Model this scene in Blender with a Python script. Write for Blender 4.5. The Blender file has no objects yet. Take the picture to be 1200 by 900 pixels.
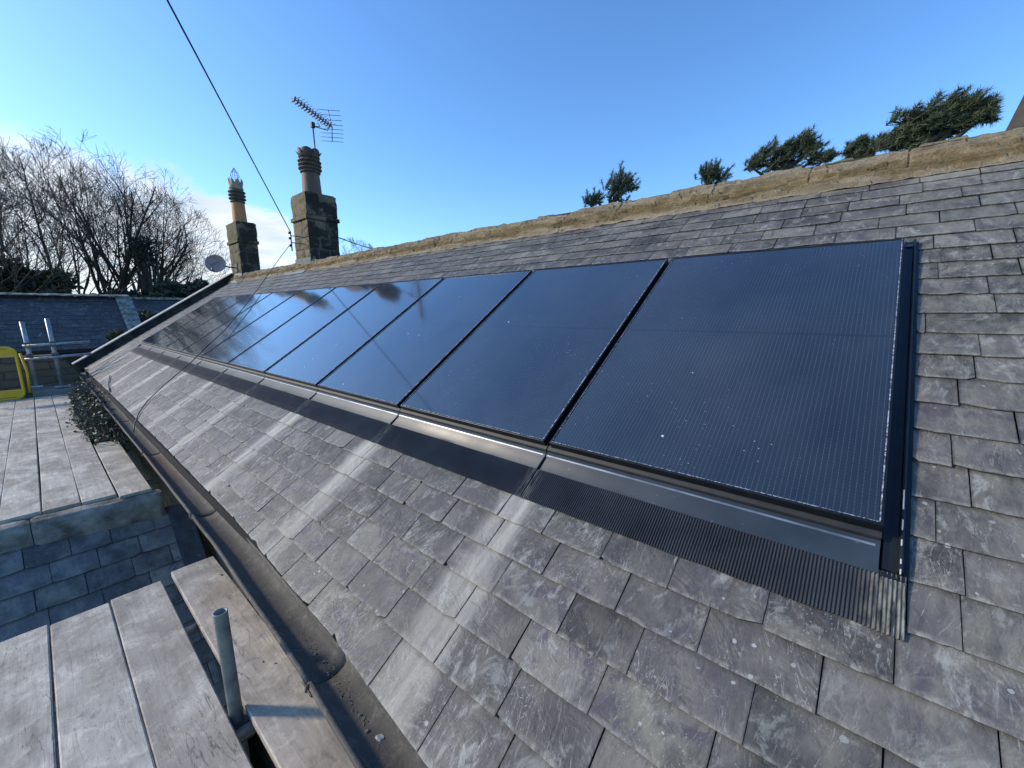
import bpy, math, random
from mathutils import Vector, Matrix, noise as mnoise
R_ = math.radians
rnd = random.Random(7)
TH = R_(33.5); CT, ST = math.cos(TH), math.sin(TH)
GROUND = -3.4
scene = bpy.context.scene
col = scene.collection
CAM = Vector((-1.44, 0.095, 0.585))

def ray(px, py):
    """direction of a point of the photograph (used only to survey where things stand)"""
    x = (px - 600) / 478.28; y = (py - 450) / 478.28
    rx = Vector((0.650, -0.760, -0.006)); ry = Vector((-0.138, -0.111, -0.984)); rz = Vector((0.747, 0.641, -0.177))
    return rx * x + ry * y + rz
def on_y(px, py, Y):
    d = ray(px, py); return CAM + d * ((Y - CAM.y) / d.y)
def on_z(px, py, Z):
    d = ray(px, py); return CAM + d * ((Z - CAM.z) / d.z)
def on_dist(px, py, D):
    d = ray(px, py); return CAM + d * (D / math.hypot(d.x, d.y))
def rp(v, u, n=0.0):
    """roof coordinates (v up the slope, u along the eave, n out of the slope) to world"""
    return Vector((v * CT - n * ST, u, v * ST + n * CT))

# ------------------------------------------------------------------ meshes
class MB:
    def __init__(s): s.v = []; s.f = []; s.c = []; s.sm = []; s.e = []
    def face(s, idx, c=None, smooth=False, e=None): s.f.append(idx); s.c.append(c); s.sm.append(smooth); s.e.append(e)
    def add(s, verts, faces, c=None, smooth=False):
        b = len(s.v); s.v.extend([tuple(p) for p in verts])
        for f in faces: s.face([b + i for i in f], c, smooth)
    def box(s, a, b, c=None, M=None):
        (x0, y0, z0), (x1, y1, z1) = a, b
        V = [(x0,y0,z0),(x1,y0,z0),(x1,y1,z0),(x0,y1,z0),(x0,y0,z1),(x1,y0,z1),(x1,y1,z1),(x0,y1,z1)]
        if M: V = [M @ Vector(p) for p in V]
        s.add(V, [(0,3,2,1),(4,5,6,7),(0,1,5,4),(1,2,6,5),(2,3,7,6),(3,0,4,7)], c)
    def tube(s, pts, rad, n=8, caps=True, c=None):
        pts = [Vector(p) for p in pts]
        if not hasattr(rad, '__len__'): rad = [rad] * len(pts)
        b = len(s.v); ref = None
        for i, p in enumerate(pts):
            t = (pts[min(i+1, len(pts)-1)] - pts[max(i-1, 0)])
            if t.length < 1e-9: t = Vector((0,0,1))
            t.normalize()
            if ref is None: ref = t.orthogonal().normalized()
            ref = (ref - t * ref.dot(t))
            if ref.length < 1e-6: ref = t.orthogonal()
            ref.normalize(); bi = t.cross(ref)
            for k in range(n):
                a = 2 * math.pi * k / n
                s.v.append(tuple(p + (ref * math.cos(a) + bi * math.sin(a)) * rad[i]))
        for i in range(len(pts) - 1):
            for k in range(n):
                k2 = (k + 1) % n
                s.face([b+i*n+k, b+i*n+k2, b+(i+1)*n+k2, b+(i+1)*n+k], c, True)
        if caps:
            s.face([b+k for k in reversed(range(n))], c); s.face([b+(len(pts)-1)*n+k for k in range(n)], c)
    def lathe(s, prof, cen, n=28, c=None, wob=None):
        b = len(s.v); cx, cy, cz = cen
        for (r, z) in prof:
            for k in range(n):
                a = 2*math.pi*k/n
                s.v.append((cx + r*math.cos(a), cy + r*math.sin(a), cz + z + (wob(a, z) if wob else 0)))
        for i in range(len(prof)-1):
            for k in range(n):
                k2 = (k+1) % n
                s.face([b+i*n+k, b+i*n+k2, b+(i+1)*n+k2, b+(i+1)*n+k], c, True)
    def grid(s, fn, nu, nv, c=None, smooth=True):
        b = len(s.v)
        for i in range(nu+1):
            for j in range(nv+1): s.v.append(tuple(fn(i/nu, j/nv)))
        for i in range(nu):
            for j in range(nv):
                a = b+i*(nv+1)+j
                s.face([a, a+nv+1, a+nv+2, a+1], c, smooth)
    def sweep(s, prof, y0, y1, ny=1, jit=0, closed=False, smooth=True, c=None):
        """profile of (x, z) swept along y"""
        b = len(s.v); m = len(prof)
        for i in range(ny+1):
            y = y0+(y1-y0)*i/ny
            for (x, z) in prof:
                j = mnoise.noise(Vector((x*9, y*3, z*9)))*jit if jit else 0
                s.v.append((x+j, y, z+j))
        for i in range(ny):
            for k in range(m if closed else m-1):
                k2 = (k+1) % m
                s.face([b+i*m+k, b+i*m+k2, b+(i+1)*m+k2, b+(i+1)*m+k], c, smooth)
        if closed:
            s.face([b+k for k in reversed(range(m))], c); s.face([b+ny*m+k for k in range(m)], c)
    def build(s, name, material, parent=None, loc=(0,0,0), rot=(0,0,0), bevel=0.0):
        me = bpy.data.meshes.new(name)
        me.from_pydata(s.v, [], s.f)
        me.polygons.foreach_set('use_smooth', s.sm)
        if any(c is not None for c in s.c):
            at = me.color_attributes.new('tint', 'FLOAT_COLOR', 'CORNER')
            buf = []
            for f, c in zip(s.f, s.c):
                c = c or (0.5, 0.5, 0.5)
                buf.extend([c[0], c[1], c[2], 1.0] * len(f))
            at.data.foreach_set('color', buf)
        if any(e is not None for e in s.e):
            a2 = me.color_attributes.new('edge', 'FLOAT_COLOR', 'CORNER'); buf = []
            for f, e in zip(s.f, s.e):
                for k in range(len(f)): q = e[k] if e else (.5, .5); buf.extend((q[0], q[1], 0, 1))
            a2.data.foreach_set('color', buf)
        me.materials.append(material); me.update()
        o = bpy.data.objects.new(name, me); col.objects.link(o)
        if bevel:
            m = o.modifiers.new('bevel', 'BEVEL'); m.width = bevel; m.segments = 2; m.limit_method = 'ANGLE'; m.angle_limit = R_(40)
        if parent is not None:
            o.parent = parent
            Mp = Matrix.LocRotScale(parent.location, parent.rotation_euler, None)
            L = Mp.inverted() @ Matrix.LocRotScale(Vector(loc), __import__('mathutils').Euler(rot), None)
            o.location, q, _ = L.decompose(); o.rotation_euler = q.to_euler()
        else:
            o.location = loc; o.rotation_euler = rot
        return o

def tag(o, label=None, cat=None, group=None, kind=None):
    if label: o['label'] = label
    if cat: o['category'] = cat
    if group: o['group'] = group
    if kind: o['kind'] = kind
    return o
def thing(name, label, cat, loc=(0,0,0), rot=(0,0,0), group=None):
    o = bpy.data.objects.new(name, None); col.objects.link(o)
    o.location = loc; o.rotation_euler = rot; o.empty_display_size = .1
    return tag(o, label, cat, group)
ROOF = (0, -TH, 0)

# ------------------------------------------------------------------ materials
class N:
    def __init__(s, name):
        s.m = bpy.data.materials.new(name); s.m.use_nodes = True
        s.t = s.m.node_tree; s.t.nodes.clear()
        s.out = s.t.nodes.new('ShaderNodeOutputMaterial'); s.p = s.t.nodes.new('ShaderNodeBsdfPrincipled')
        s.t.links.new(s.p.outputs[0], s.out.inputs[0]); s.co = s.node('ShaderNodeTexCoord').outputs['Object']
    def node(s, k, **kw):
        n = s.t.nodes.new(k)
        for a, b in kw.items(): setattr(n, a, b)
        return n
    def put(s, sock, v):
        if hasattr(v, 'is_linked') or isinstance(v, bpy.types.NodeSocket): s.t.links.new(v, sock)
        elif v is not None:
            if sock.type == 'RGBA' and len(v) == 3: v = (*v, 1)
            sock.default_value = v
    def math(s, op, a, b=None, c=None, clamp=False):
        n = s.node('ShaderNodeMath', operation=op, use_clamp=clamp)
        for i, v in enumerate((a, b, c)):
            if v is not None: s.put(n.inputs[i], v)
        return n.outputs[0]
    def map(s, scale=(1,1,1), loc=(0,0,0), rot=(0,0,0), src=None):
        n = s.node('ShaderNodeMapping'); s.put(n.inputs[0], src or s.co)
        n.inputs['Scale'].default_value = scale; n.inputs['Location'].default_value = loc; n.inputs['Rotation'].default_value = rot
        return n.outputs[0]
    def noise(s, scale, detail=4, rough=.55, vec=None, dist=0, out='Fac'):
        n = s.node('ShaderNodeTexNoise'); s.put(n.inputs['Vector'], vec or s.co)
        n.inputs['Scale'].default_value = scale; n.inputs['Detail'].default_value = detail
        n.inputs['Roughness'].default_value = rough; n.inputs['Distortion'].default_value = dist
        return n.outputs[out]
    def voro(s, scale, vec=None, feature='F1', out='Distance', rand=1):
        n = s.node('ShaderNodeTexVoronoi', feature=feature); s.put(n.inputs['Vector'], vec or s.co)
        n.inputs['Scale'].default_value = scale; n.inputs['Randomness'].default_value = rand
        return n.outputs[out]
    def ramp(s, f, stops, interp='LINEAR'):
        n = s.node('ShaderNodeValToRGB'); s.put(n.inputs[0], f); r = n.color_ramp; r.interpolation = interp
        while len(r.elements) < len(stops): r.elements.new(.5)
        for e, (p, c) in zip(r.elements, stops):
            e.position = p; e.color = (c, c, c, 1) if not hasattr(c, '__len__') else (*c, 1)
        return n.outputs[0]
    def rng(s, v, a, b, c=0, d=1, sm=False):
        n = s.node('ShaderNodeMapRange', clamp=True)
        if sm: n.interpolation_type = 'SMOOTHSTEP'
        for i, x in enumerate((v, a, b, c, d)): s.put(n.inputs[i], x)
        return n.outputs[0]
    def mix(s, f, a, b, blend='MIX'):
        n = s.node('ShaderNodeMix', data_type='RGBA', blend_type=blend)
        s.put(n.inputs[0], f); s.put(n.inputs[6], a); s.put(n.inputs[7], b)
        return n.outputs[2]
    def sep(s, v=None):
        n = s.node('ShaderNodeSeparateXYZ'); s.put(n.inputs[0], v or s.co); return n.outputs
    def comb(s, x, y, z):
        n = s.node('ShaderNodeCombineXYZ')
        for i, v in enumerate((x, y, z)): s.put(n.inputs[i], v)
        return n.outputs[0]
    def attr(s, name='tint'):
        return s.node('ShaderNodeAttribute', attribute_name=name)
    def bump(s, h, strength=.5, dist=.01, normal=None):
        n = s.node('ShaderNodeBump'); s.put(n.inputs['Height'], h); n.inputs['Strength'].default_value = strength
        n.inputs['Distance'].default_value = dist
        if normal is not None: s.put(n.inputs['Normal'], normal)
        s.t.links.new(n.outputs[0], s.p.inputs['Normal']); return n.outputs[0]
    def set(s, **kw):
        for k, v in kw.items():
            s.put(s.p.inputs[{'color':'Base Color','rough':'Roughness','metal':'Metallic','spec':'Specular IOR Level','coat':'Coat Weight','coatr':'Coat Roughness','trans':'Transmission Weight','ior':'IOR'}[k]], v)
        return s.m

def slate_mat(name, base, streaks=True, pale=1.0, stain_and_light=True, sat=1.0):
    m = N(name); at = m.attr(); tint = at.outputs['Color']
    ts = m.node('ShaderNodeSeparateColor'); m.put(ts.inputs[0], tint); r1, r2, r3 = ts.outputs[0], ts.outputs[1], ts.outputs[2]
    # every slate gets its own piece of the pattern
    off = m.comb(m.math('MULTIPLY', r1, 37.0), m.math('MULTIPLY', r2, 53.0), m.math('MULTIPLY', r3, 29.0))
    va = m.node('ShaderNodeVectorMath', operation='ADD'); m.put(va.inputs[0], m.co); m.put(va.inputs[1], off); pv = va.outputs[0]
    rotn = m.node('ShaderNodeVectorRotate', rotation_type='Z_AXIS'); m.put(rotn.inputs['Vector'], pv); m.put(rotn.inputs['Angle'], m.math('MULTIPLY', m.math('SUBTRACT', r2, .5), .7)); pr = rotn.outputs[0]
    big = m.noise(7, 5, .6, pv); st = m.noise(9, 6, .65, m.map((1.2, 4.5, 1), src=pr), .25); fine = m.noise(90, 5, .7, m.map((1, 2.4, 1), src=pr))
    c = m.ramp(r1, [(0, [x*.50 for x in base]), (.4, [base[0]*.98, base[1]*.98, base[2]]), (.75, [base[0]*1.14, base[1]*1.1, base[2]*1.14]), (1, [base[0]*2.1, base[1]*2.1, base[2]*1.95])])
    c = m.mix(m.rng(r3, .55, 1, 0, .6*sat), c, (base[0]*1.02, base[1]*.98, base[2]*1.08))      # heather slates
    c = m.mix(m.rng(r2, .72, 1, 0, .5*sat), c, (base[0]*1.04, base[1]*1.12, base[2]*.95))       # greenish slates
    c = m.mix(m.math('MULTIPLY', m.rng(big, .44, .62), .8), c, m.mix(.4, c, (base[0]*3.4, base[1]*3.3, base[2]*2.9)))
    c = m.mix(m.rng(m.noise(3.2, 5, .65, pv, 1.0), .45, .62, 0, .45), c, m.mix(1, c, (.5, .5, .52), 'MULTIPLY'))
    c = m.mix(m.rng(fine, .40, .70, .0, .42), c, m.mix(1, c, (1.7, 1.7, 1.65), 'MULTIPLY'))
    c = m.mix(m.math('MULTIPLY', m.rng(m.noise(5, 6, .7, m.map(loc=(7, 3, 1), src=pv), 1.2), .52, .60), m.rng(r1, .2, .6)), c, (base[0]*1.18, base[1]*1.10, base[2]*1.36))
    c = m.mix(m.math('MULTIPLY', m.rng(m.noise(4, 6, .7, m.map(loc=(1, 8, 3), src=pv), .9), .56, .66), m.rng(r2, .2, .6)), c, (.20, .185, .14))
    c = m.mix(m.rng(st, .46, .32, 0, .45), c, m.mix(1, c, (.5, .5, .55), 'MULTIPLY'))
    if streaks:
        thin = m.math('MULTIPLY', m.rng(m.noise(14, 6, .7, m.map((1, 5, 1), src=pr), .9), .60, .66), m.rng(m.noise(3.1, 3, .5, pv), .42, .56))
        c = m.mix(m.math('MULTIPLY', thin, .62*pale), c, (.36, .36, .33))
        warp = m.math('MULTIPLY', m.rng(m.noise(5, 5, .7, pv, 2), .57, .64), m.rng(r3, .35, .6))
        c = m.mix(m.math('MULTIPLY', warp, .45*pale), c, (.30, .30, .27))
        sm = m.math('MULTIPLY', m.rng(m.noise(11, 8, .75, m.map((1, 1.8, 1), src=pr), .4), .53, .64), m.rng(m.noise(2.4, 3, .5, m.map(loc=(4, 9, 0), src=pv)), .40, .60))
        c = m.mix(m.math('MULTIPLY', sm, .8*pale), c, (.34, .335, .30))
        hair = m.math('MULTIPLY', m.rng(m.math('ABSOLUTE', m.math('SUBTRACT', m.noise(5.5, 5, .6, m.map((1, 4, 1), loc=(2, 5, 1), src=pr), 1.2), .5)), 0, .008, 1, 0), m.rng(m.noise(4, 2, .5, pv), .5, .6))
        c = m.mix(m.math('MULTIPLY', hair, .8*pale), c, (.40, .40, .37))
        # lichen dots
        vd = m.voro(17, m.map((1, 1, .2), src=m.co)); dot = m.math('LESS_THAN', m.math('ADD', vd, m.math('MULTIPLY', m.noise(45, 3), .34)), m.math('ADD', .13, m.math('MULTIPLY', m.noise(2.3), .24)))
        dot = m.math('MULTIPLY', dot, m.rng(m.noise(1.9, 3), .5, .58))
        c = m.mix(m.math('MULTIPLY', dot, .6*pale), c, (.50, .52, .49))
        vd2 = m.voro(95); d2 = m.math('MULTIPLY', m.math('LESS_THAN', vd2, .16), m.rng(m.noise(4, 3), .5, .62))
        c = m.mix(m.math('MULTIPLY', d2, .55*pale), c, (.42, .42, .4))
    if stain_and_light:
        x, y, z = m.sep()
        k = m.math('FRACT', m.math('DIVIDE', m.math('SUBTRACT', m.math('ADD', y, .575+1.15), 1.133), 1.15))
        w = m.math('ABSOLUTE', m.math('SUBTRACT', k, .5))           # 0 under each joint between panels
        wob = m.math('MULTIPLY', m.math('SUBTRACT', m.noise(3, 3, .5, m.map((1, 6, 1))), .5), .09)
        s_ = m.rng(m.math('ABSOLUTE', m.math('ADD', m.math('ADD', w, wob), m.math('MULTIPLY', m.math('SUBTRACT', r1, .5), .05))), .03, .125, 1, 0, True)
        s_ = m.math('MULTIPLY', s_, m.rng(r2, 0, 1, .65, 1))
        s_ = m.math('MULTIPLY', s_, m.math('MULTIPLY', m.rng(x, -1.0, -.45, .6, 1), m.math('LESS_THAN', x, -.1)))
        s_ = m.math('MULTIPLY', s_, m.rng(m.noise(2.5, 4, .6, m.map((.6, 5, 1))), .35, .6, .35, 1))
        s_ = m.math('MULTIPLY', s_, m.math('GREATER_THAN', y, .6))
        c = m.mix(m.math('MULTIPLY', s_, .90), c, (.50, .465, .385))  # painted bands of light thrown off the panels, below each joint
        rr = m.math('MULTIPLY', m.rng(y, .3, -.25), m.rng(m.noise(6, 5, .65, m.map((1, 2.5, 1))), .42, .66))
        c = m.mix(m.math('MULTIPLY', rr, .5), c, (.30, .28, .22))
        c = m.mix(m.math('MULTIPLY', m.math('MULTIPLY', m.rng(x, 1.7, 2.6), m.rng(m.noise(4, 5, .6, m.map((2, .6, 1))), .5, .65)), .45), c, (.33, .31, .25))
    ea = m.attr('edge'); es = m.node('ShaderNodeSeparateColor'); m.put(es.inputs[0], ea.outputs['Color']); sx_, ty_ = es.outputs[0], es.outputs[1]
    en = m.noise(34, 5, .7)
    tail_ = m.math('MULTIPLY', m.rng(ty_, .10, .0), m.rng(en, .42, .62)); c = m.mix(m.math('MULTIPLY', tail_, .7*pale), c, (.36, .34, .28))
    sd = m.math('SUBTRACT', .5, m.math('ABSOLUTE', m.math('SUBTRACT', sx_, .5))); c = m.mix(m.math('MULTIPLY', m.rng(sd, .022, .0), m.rng(en, .35, .6, .1, .7)), c, (.025, .025, .024))
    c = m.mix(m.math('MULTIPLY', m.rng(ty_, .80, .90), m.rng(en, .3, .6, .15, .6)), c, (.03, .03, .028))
    h = m.math('ADD', m.math('MULTIPLY', st, .45), m.math('ADD', m.math('MULTIPLY', fine, .20), m.math('MULTIPLY', m.ramp(m.noise(6, 4, .6, pv, 1.2), [(.38, 0), (.44, .5), (.54, .58), (.60, 1)]), .5)))
    m.bump(h, .75, .005)
    return m.set(color=c, rough=m.rng(fine, .3, .7, .45, .75), spec=.45)

M = {}
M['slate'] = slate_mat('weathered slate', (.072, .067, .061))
M['slate_dark'] = slate_mat('shaded slate', (.135, .128, .118), stain_and_light=False, pale=.35)
M['slate_far'] = slate_mat('far slate', (.034, .035, .038), stain_and_light=False, streaks=False)

def basic(name, c1, c2, scale=8, rough=.7, metal=0, bump=.3, bd=.004, stretch=(1,1,1), spec=.5, lo=.35, hi=.65, detail=6):
    m = N(name); n = m.noise(scale, detail, .6, m.map(stretch))
    c = m.mix(m.rng(n, lo, hi), c1, c2)
    if bump: m.bump(m.noise(scale*4, 6, .7, m.map(stretch)), bump, bd)
    return m.set(color=c, rough=rough, metal=metal, spec=spec)

# sandstone ridge with mortar
m = N('ridge stone'); n1 = m.noise(3, 7, .6); n2 = m.noise(16, 8, .75, m.map((1.6, .7, 1.6)), .8); n3 = m.noise(60, 5, .7); n1 = m.math('ADD', m.math('MULTIPLY', n1, .6), m.math('MULTIPLY', m.noise(9, 7, .7, m.map((1, .5, 1))), .4))
c = m.ramp(n1, [(.3, (.12, .09, .045)), (.45, (.24, .175, .09)), (.55, (.34, .26, .15)), (.68, (.19, .16, .10))])
c = m.mix(m.rng(n2, .38, .60), m.mix(1, c, (.60, .56, .48), 'MULTIPLY'), c)
c = m.mix(m.rng(n2, .60, .72), c, (.40, .35, .26))
x, y, z = m.sep()
wx = m.math('ADD', x, m.math('MULTIPLY', m.math('SUBTRACT', m.noise(2.2, 4, .6, m.map((1, 1, 1))), .5), .12))
c = m.mix(m.math('MULTIPLY', m.rng(wx, 2.63, 2.60), .65), c, (.36, .31, .23))
c = m.mix(m.math('MULTIPLY', m.rng(m.math('ABSOLUTE', m.math('SUBTRACT', wx, 2.665)), .0, .035, 1, 0), m.rng(n2, .35, .6, .2, .9)), c, (.12, .095, .055))
c = m.mix(m.math('MULTIPLY', m.rng(x, 2.70, 2.86), m.rng(n3, .3, .6, .35, .8)), c, (.32, .285, .22))
c = m.mix(m.rng(m.noise(40, 3), .62, .7, 0, .6), c, (.13, .115, .08))
h = m.math('ADD', n2, m.math('MULTIPLY', n3, .5)); m.bump(h, 1.0, .02)
M['ridge'] = m.set(color=c, rough=.92, spec=.2)

# blackened chimney sandstone
def chimney_mat(name, tan, amount):
    m = N(name); n1 = m.noise(2.6, 6, .65, None, .8); n2 = m.noise(14, 8, .7); n3 = m.noise(5.5, 6, .7, None, .6)
    c = m.mix(m.rng(n2, .3, .7), tan, [v*.55 for v in tan])
    c = m.mix(m.rng(n3, .5, .64, 0, .75), c, (.085, .088, .045))
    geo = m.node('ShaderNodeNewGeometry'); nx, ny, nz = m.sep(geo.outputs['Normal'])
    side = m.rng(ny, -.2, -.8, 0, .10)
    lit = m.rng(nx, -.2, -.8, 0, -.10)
    c = m.mix(m.math('MULTIPLY', m.rng(m.math('ADD', m.math('ADD', n1, lit), side), .50, .62), amount), c, (.030, .027, .024))  # soot, thinned on the sunlit face and thickened on the shaded: painted light
    x, y, z = m.sep(geo.outputs['Position'])
    c = m.mix(m.rng(m.math('MULTIPLY', m.rng(n2, .58, .68), m.rng(z, 2.6, 2.1)), 0, 1, 0, .5), c, (.35, .31, .25))
    m.bump(m.math('ADD', n2, n3), .9, .02)
    return m.set(color=c, rough=.95, spec=.15)
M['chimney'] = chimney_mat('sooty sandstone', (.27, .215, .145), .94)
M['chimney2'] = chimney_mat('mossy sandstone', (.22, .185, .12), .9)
M['slate_snap'] = basic('fresh dark slate', (.016, .018, .022), (.05, .052, .055), 18, .5, 0, .5, .002, (1, .3, 1))
M['mortar'] = basic('old lime mortar', (.04, .036, .03), (.12, .11, .09), 8, .95)
M['lead'] = basic('lead sheet', (.20, .23, .27), (.33, .36, .40), 5, .5, .3, .3, .003)
M['lead_dull'] = basic('dull lead', (.06, .065, .07), (.12, .125, .13), 9, .55, .2, .3, .003)

m = N('corrugated flashing'); x, y, z = m.sep(); n = m.noise(5, 5, .6); n2 = m.noise(30, 4, .6, m.map((.5, 3, 1)))
c = m.mix(m.rng(n, .35, .65), (.012, .013, .016), (.032, .034, .038))
edge = m.math('MULTIPLY', m.rng(y, -.005, -.04), m.rng(n2, .40, .6)); c = m.mix(m.math('MULTIPLY', m.math('MULTIPLY', edge, m.rng(z, -.0655, -.0625)), .8), c, (.34, .33, .27))
k = m.math('FRACT', m.math('DIVIDE', m.math('SUBTRACT', m.math('ADD', y, .575+1.15), 1.133), 1.15)); w = m.math('ABSOLUTE', m.math('SUBTRACT', k, .5))
c = m.mix(m.math('MULTIPLY', m.rng(w, .008, .05, .5, 0), m.rng(n2, .4, .6)), c, (.36, .33, .25))
crest = m.rng(z, -.0655, -.0605); c = m.mix(m.math('MULTIPLY', crest, .22), c, (.07, .072, .075))
M['corrugated'] = m.set(color=c, rough=.48, spec=.35, metal=.0)

m = N('flashing tray'); n = m.noise(3, 5, .6); n2 = m.noise(45, 4, .6)
c = m.mix(m.rng(n, .35, .7), (.022, .032, .045), (.036, .050, .068)); c = m.mix(m.rng(n2, .66, .74, 0, .3), c, (.3, .32, .33))
M['tray'] = m.set(color=c, rough=m.rng(n, .3, .7, .34, .44), metal=.0, ior=1.4, coat=.0, coatr=.15, spec=.35)

# photovoltaic glass : local x = up the slope, y = along the eave
m = N('solar glass'); x, y, z = m.sep()
fy = m.math('FRACT', m.math('DIVIDE', y, .0152)); line = m.math('LESS_THAN', fy, .10)
fx = m.math('FRACT', m.math('ADD', m.math('DIVIDE', x, .0135), m.math('MULTIPLY', m.noise(60, 2), .8))); dash = m.rng(fx, .35, .6, .30, 1)
gl = m.math('MULTIPLY', m.math('MULTIPLY', line, dash), m.rng(m.noise(5, 4, .6), .3, .7, .45, 1))
cellv = m.math('LESS_THAN', m.math('FRACT', m.math('DIVIDE', m.math('ADD', x, .002), .0925)), .022)
mid = m.math('LESS_THAN', m.math('ABSOLUTE', m.math('SUBTRACT', x, .868)), .0065)
c = m.mix(m.rng(m.noise(2.2, 3), .3, .7), (.004, .0075, .013), (.006, .0105, .017))
c = m.mix(m.math('MULTIPLY', gl, .62), c, (.13, .16, .19)); c = m.mix(m.math('MULTIPLY', cellv, .5), c, (.003, .006, .014)); c = m.mix(mid, c, (.0008, .001, .002))
geo = m.node('ShaderNodeNewGeometry'); wp = geo.outputs['Position']
d1 = m.math('MULTIPLY', m.math('LESS_THAN', m.math('ADD', m.voro(7, wp), m.math('MULTIPLY', m.noise(80, 2, .5, wp), .03)), .052), m.math('GREATER_THAN', m.noise(1.5, 1, .5, wp), .48))
d2 = m.math('MULTIPLY', m.math('LESS_THAN', m.voro(38, wp), .085), m.rng(m.noise(2.6, 3, .6, wp), .5, .66))
d3 = m.math('MULTIPLY', m.rng(m.noise(26, 5, .8, wp), .69, .74), m.rng(m.noise(2, 2, .5, wp), .5, .6))
dirt = m.math('MAXIMUM', m.math('MAXIMUM', d1, m.math('MULTIPLY', d2, .55)), m.math('MULTIPLY', d3, .25))
film = m.rng(m.noise(1.3, 5, .6, m.map((.5, 1, 1), src=wp)), .30, .75, .012, .10)
c = m.mix(film, c, (.35, .38, .42)); c = m.mix(dirt, c, (.62, .64, .64))
wv = m.noise(2.0, 2, .5, wp)
m.bump(wv, .06, .01)
M['glass'] = m.set(color=c, rough=m.math('ADD', m.rng(m.noise(1.7, 4, .5, wp), .3, .7, .08, .13), m.math('MULTIPLY', dirt, .5)), spec=.5, ior=1.5, coat=1.0, coatr=.07)
m.p.inputs['Coat IOR'].default_value = 1.65

m = N('black frame'); geo = m.node('ShaderNodeNewGeometry'); wp = geo.outputs['Position']; x, y, z = m.sep()
n2 = m.noise(70, 4, .7, wp); c = m.mix(m.rng(m.noise(6, 4, .6, wp), .3, .7), (.012, .014, .018), (.03, .034, .04))
M['frame'] = m.set(color=c, rough=.32, metal=.5, spec=.6)
m = N('worn frame edge'); n2 = m.noise(90, 4, .75); c = m.mix(m.rng(n2, .46, .56), (.10, .115, .13), (.72, .74, .76))  # bright flecks painted in for sun glints on the frame
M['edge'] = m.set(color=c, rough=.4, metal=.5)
M['channel'] = basic('black side channel', (.008, .010, .013), (.016, .019, .023), 8, .38, 0, .1, spec=.3)
M['bend'] = basic('polished bend', (.10, .12, .14), (.22, .25, .28), 8, .35, .4, 0)  # paler colour standing in for the highlight along the tray bend
M['black'] = basic('dark rubber', (.006, .006, .007), (.014, .014, .016), 20, .6, 0, 0)
M['sealed'] = basic('white sealant', (.4, .4, .36), (.6, .58, .5), 20, .8)

# scaffold boards, grain along y
def wood_mat(name, c1, c2, warm=0.0):
    m = N(name); at = m.attr(); ts = m.node('ShaderNodeSeparateColor'); m.put(ts.inputs[0], at.outputs['Color'])
    off = m.comb(m.math('MULTIPLY', ts.outputs[0], 19.), m.math('MULTIPLY', ts.outputs[1], 31.), 0.)
    va = m.node('ShaderNodeVectorMath', operation='ADD'); m.put(va.inputs[0], m.co); m.put(va.inputs[1], off); pv = va.outputs[0]
    g = m.noise(26, 7, .65, m.map((1, .10, 1), src=pv), 1.2); b = m.noise(2.6, 6, .6, m.map((1, .8, 1), src=pv), .8); f = m.noise(70, 5, .75, m.map((1, .4, 1), src=pv))
    b2 = m.noise(9, 6, .7, pv, .5)
    c = m.mix(m.rng(g, .3, .7), c1, c2); c = m.mix(m.rng(b, .42, .58, 0, .85), c, m.mix(1, c, (.62, .60, .58), 'MULTIPLY'))
    c = m.mix(m.rng(b2, .52, .60, 0, .8), c, m.mix(1, c, (1.32, 1.32, 1.30), 'MULTIPLY'))
    c = m.mix(m.rng(b2, .42, .30, 0, .65), c, (.16, .145, .13))
    c = m.mix(m.rng(f, .56, .72, 0, .5), c, (.15, .135, .12))
    # scuffs : two families of crossed scratches, and dark grit
    for rz, sc in ((.5, 3.0), (-.25, 2.3), (1.2, 2.0)):
        s_ = m.noise(sc, 4, .5, m.map((9, .8, 1), rot=(0, 0, rz), src=pv), .4)
        line = m.math('MULTIPLY', m.rng(m.math('ABSOLUTE', m.math('SUBTRACT', s_, .5)), 0, .010, 1, 0), m.rng(m.noise(2.1, 2, .5, m.map(loc=(rz*9, 0, 0), src=pv)), .54, .62))
        c = m.mix(m.math('MULTIPLY', line, .75), c, (.10, .09, .08))
    kv = m.voro(2.1, m.map((1.0, .45, 1), src=pv)); c = m.mix(m.rng(kv, .03, .055, .6, 0), c, (.13, .09, .06))
    pit = m.math('MULTIPLY', m.math('LESS_THAN', m.voro(55, pv), .13), m.rng(m.noise(7, 3, .5, pv), .52, .6)); c = m.mix(m.math('MULTIPLY', pit, .7), c, (.07, .055, .04))
    if warm:
        w_ = m.rng(m.noise(1.6, 4, .6, pv), .40, .62, 0, warm); c = m.mix(w_, c, m.mix(1, c, (1.0, .80, .62), 'MULTIPLY'))
    rt = m.math('MULTIPLY', m.math('LESS_THAN', m.voro(24, pv), .12), m.rng(m.noise(3, 2, .5, pv), .5, .58)); c = m.mix(m.math('MULTIPLY', rt, .4*(1+warm)/2), c, (.25, .11, .05))
    m.bump(m.math('ADD', m.math('MULTIPLY', g, .7), m.math('ADD', m.math('MULTIPLY', f, .4), m.math('MULTIPLY', b2, .6))), .55, .004)
    return m.set(color=c, rough=.85, spec=.25)
M['board'] = wood_mat('weathered boards', (.43, .385, .315), (.62, .56, .465))
M['board_warm'] = wood_mat('brown stained board', (.38, .35, .305), (.53, .49, .425), .35)
M['galv'] = basic('galvanised steel', (.24, .27, .28), (.42, .45, .46), 14, .45, .55, .15, .001)
M['galv_dull'] = basic('dull scaffold tube', (.12, .13, .12), (.24, .26, .24), 12, .55, .35, .35, .002)
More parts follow.
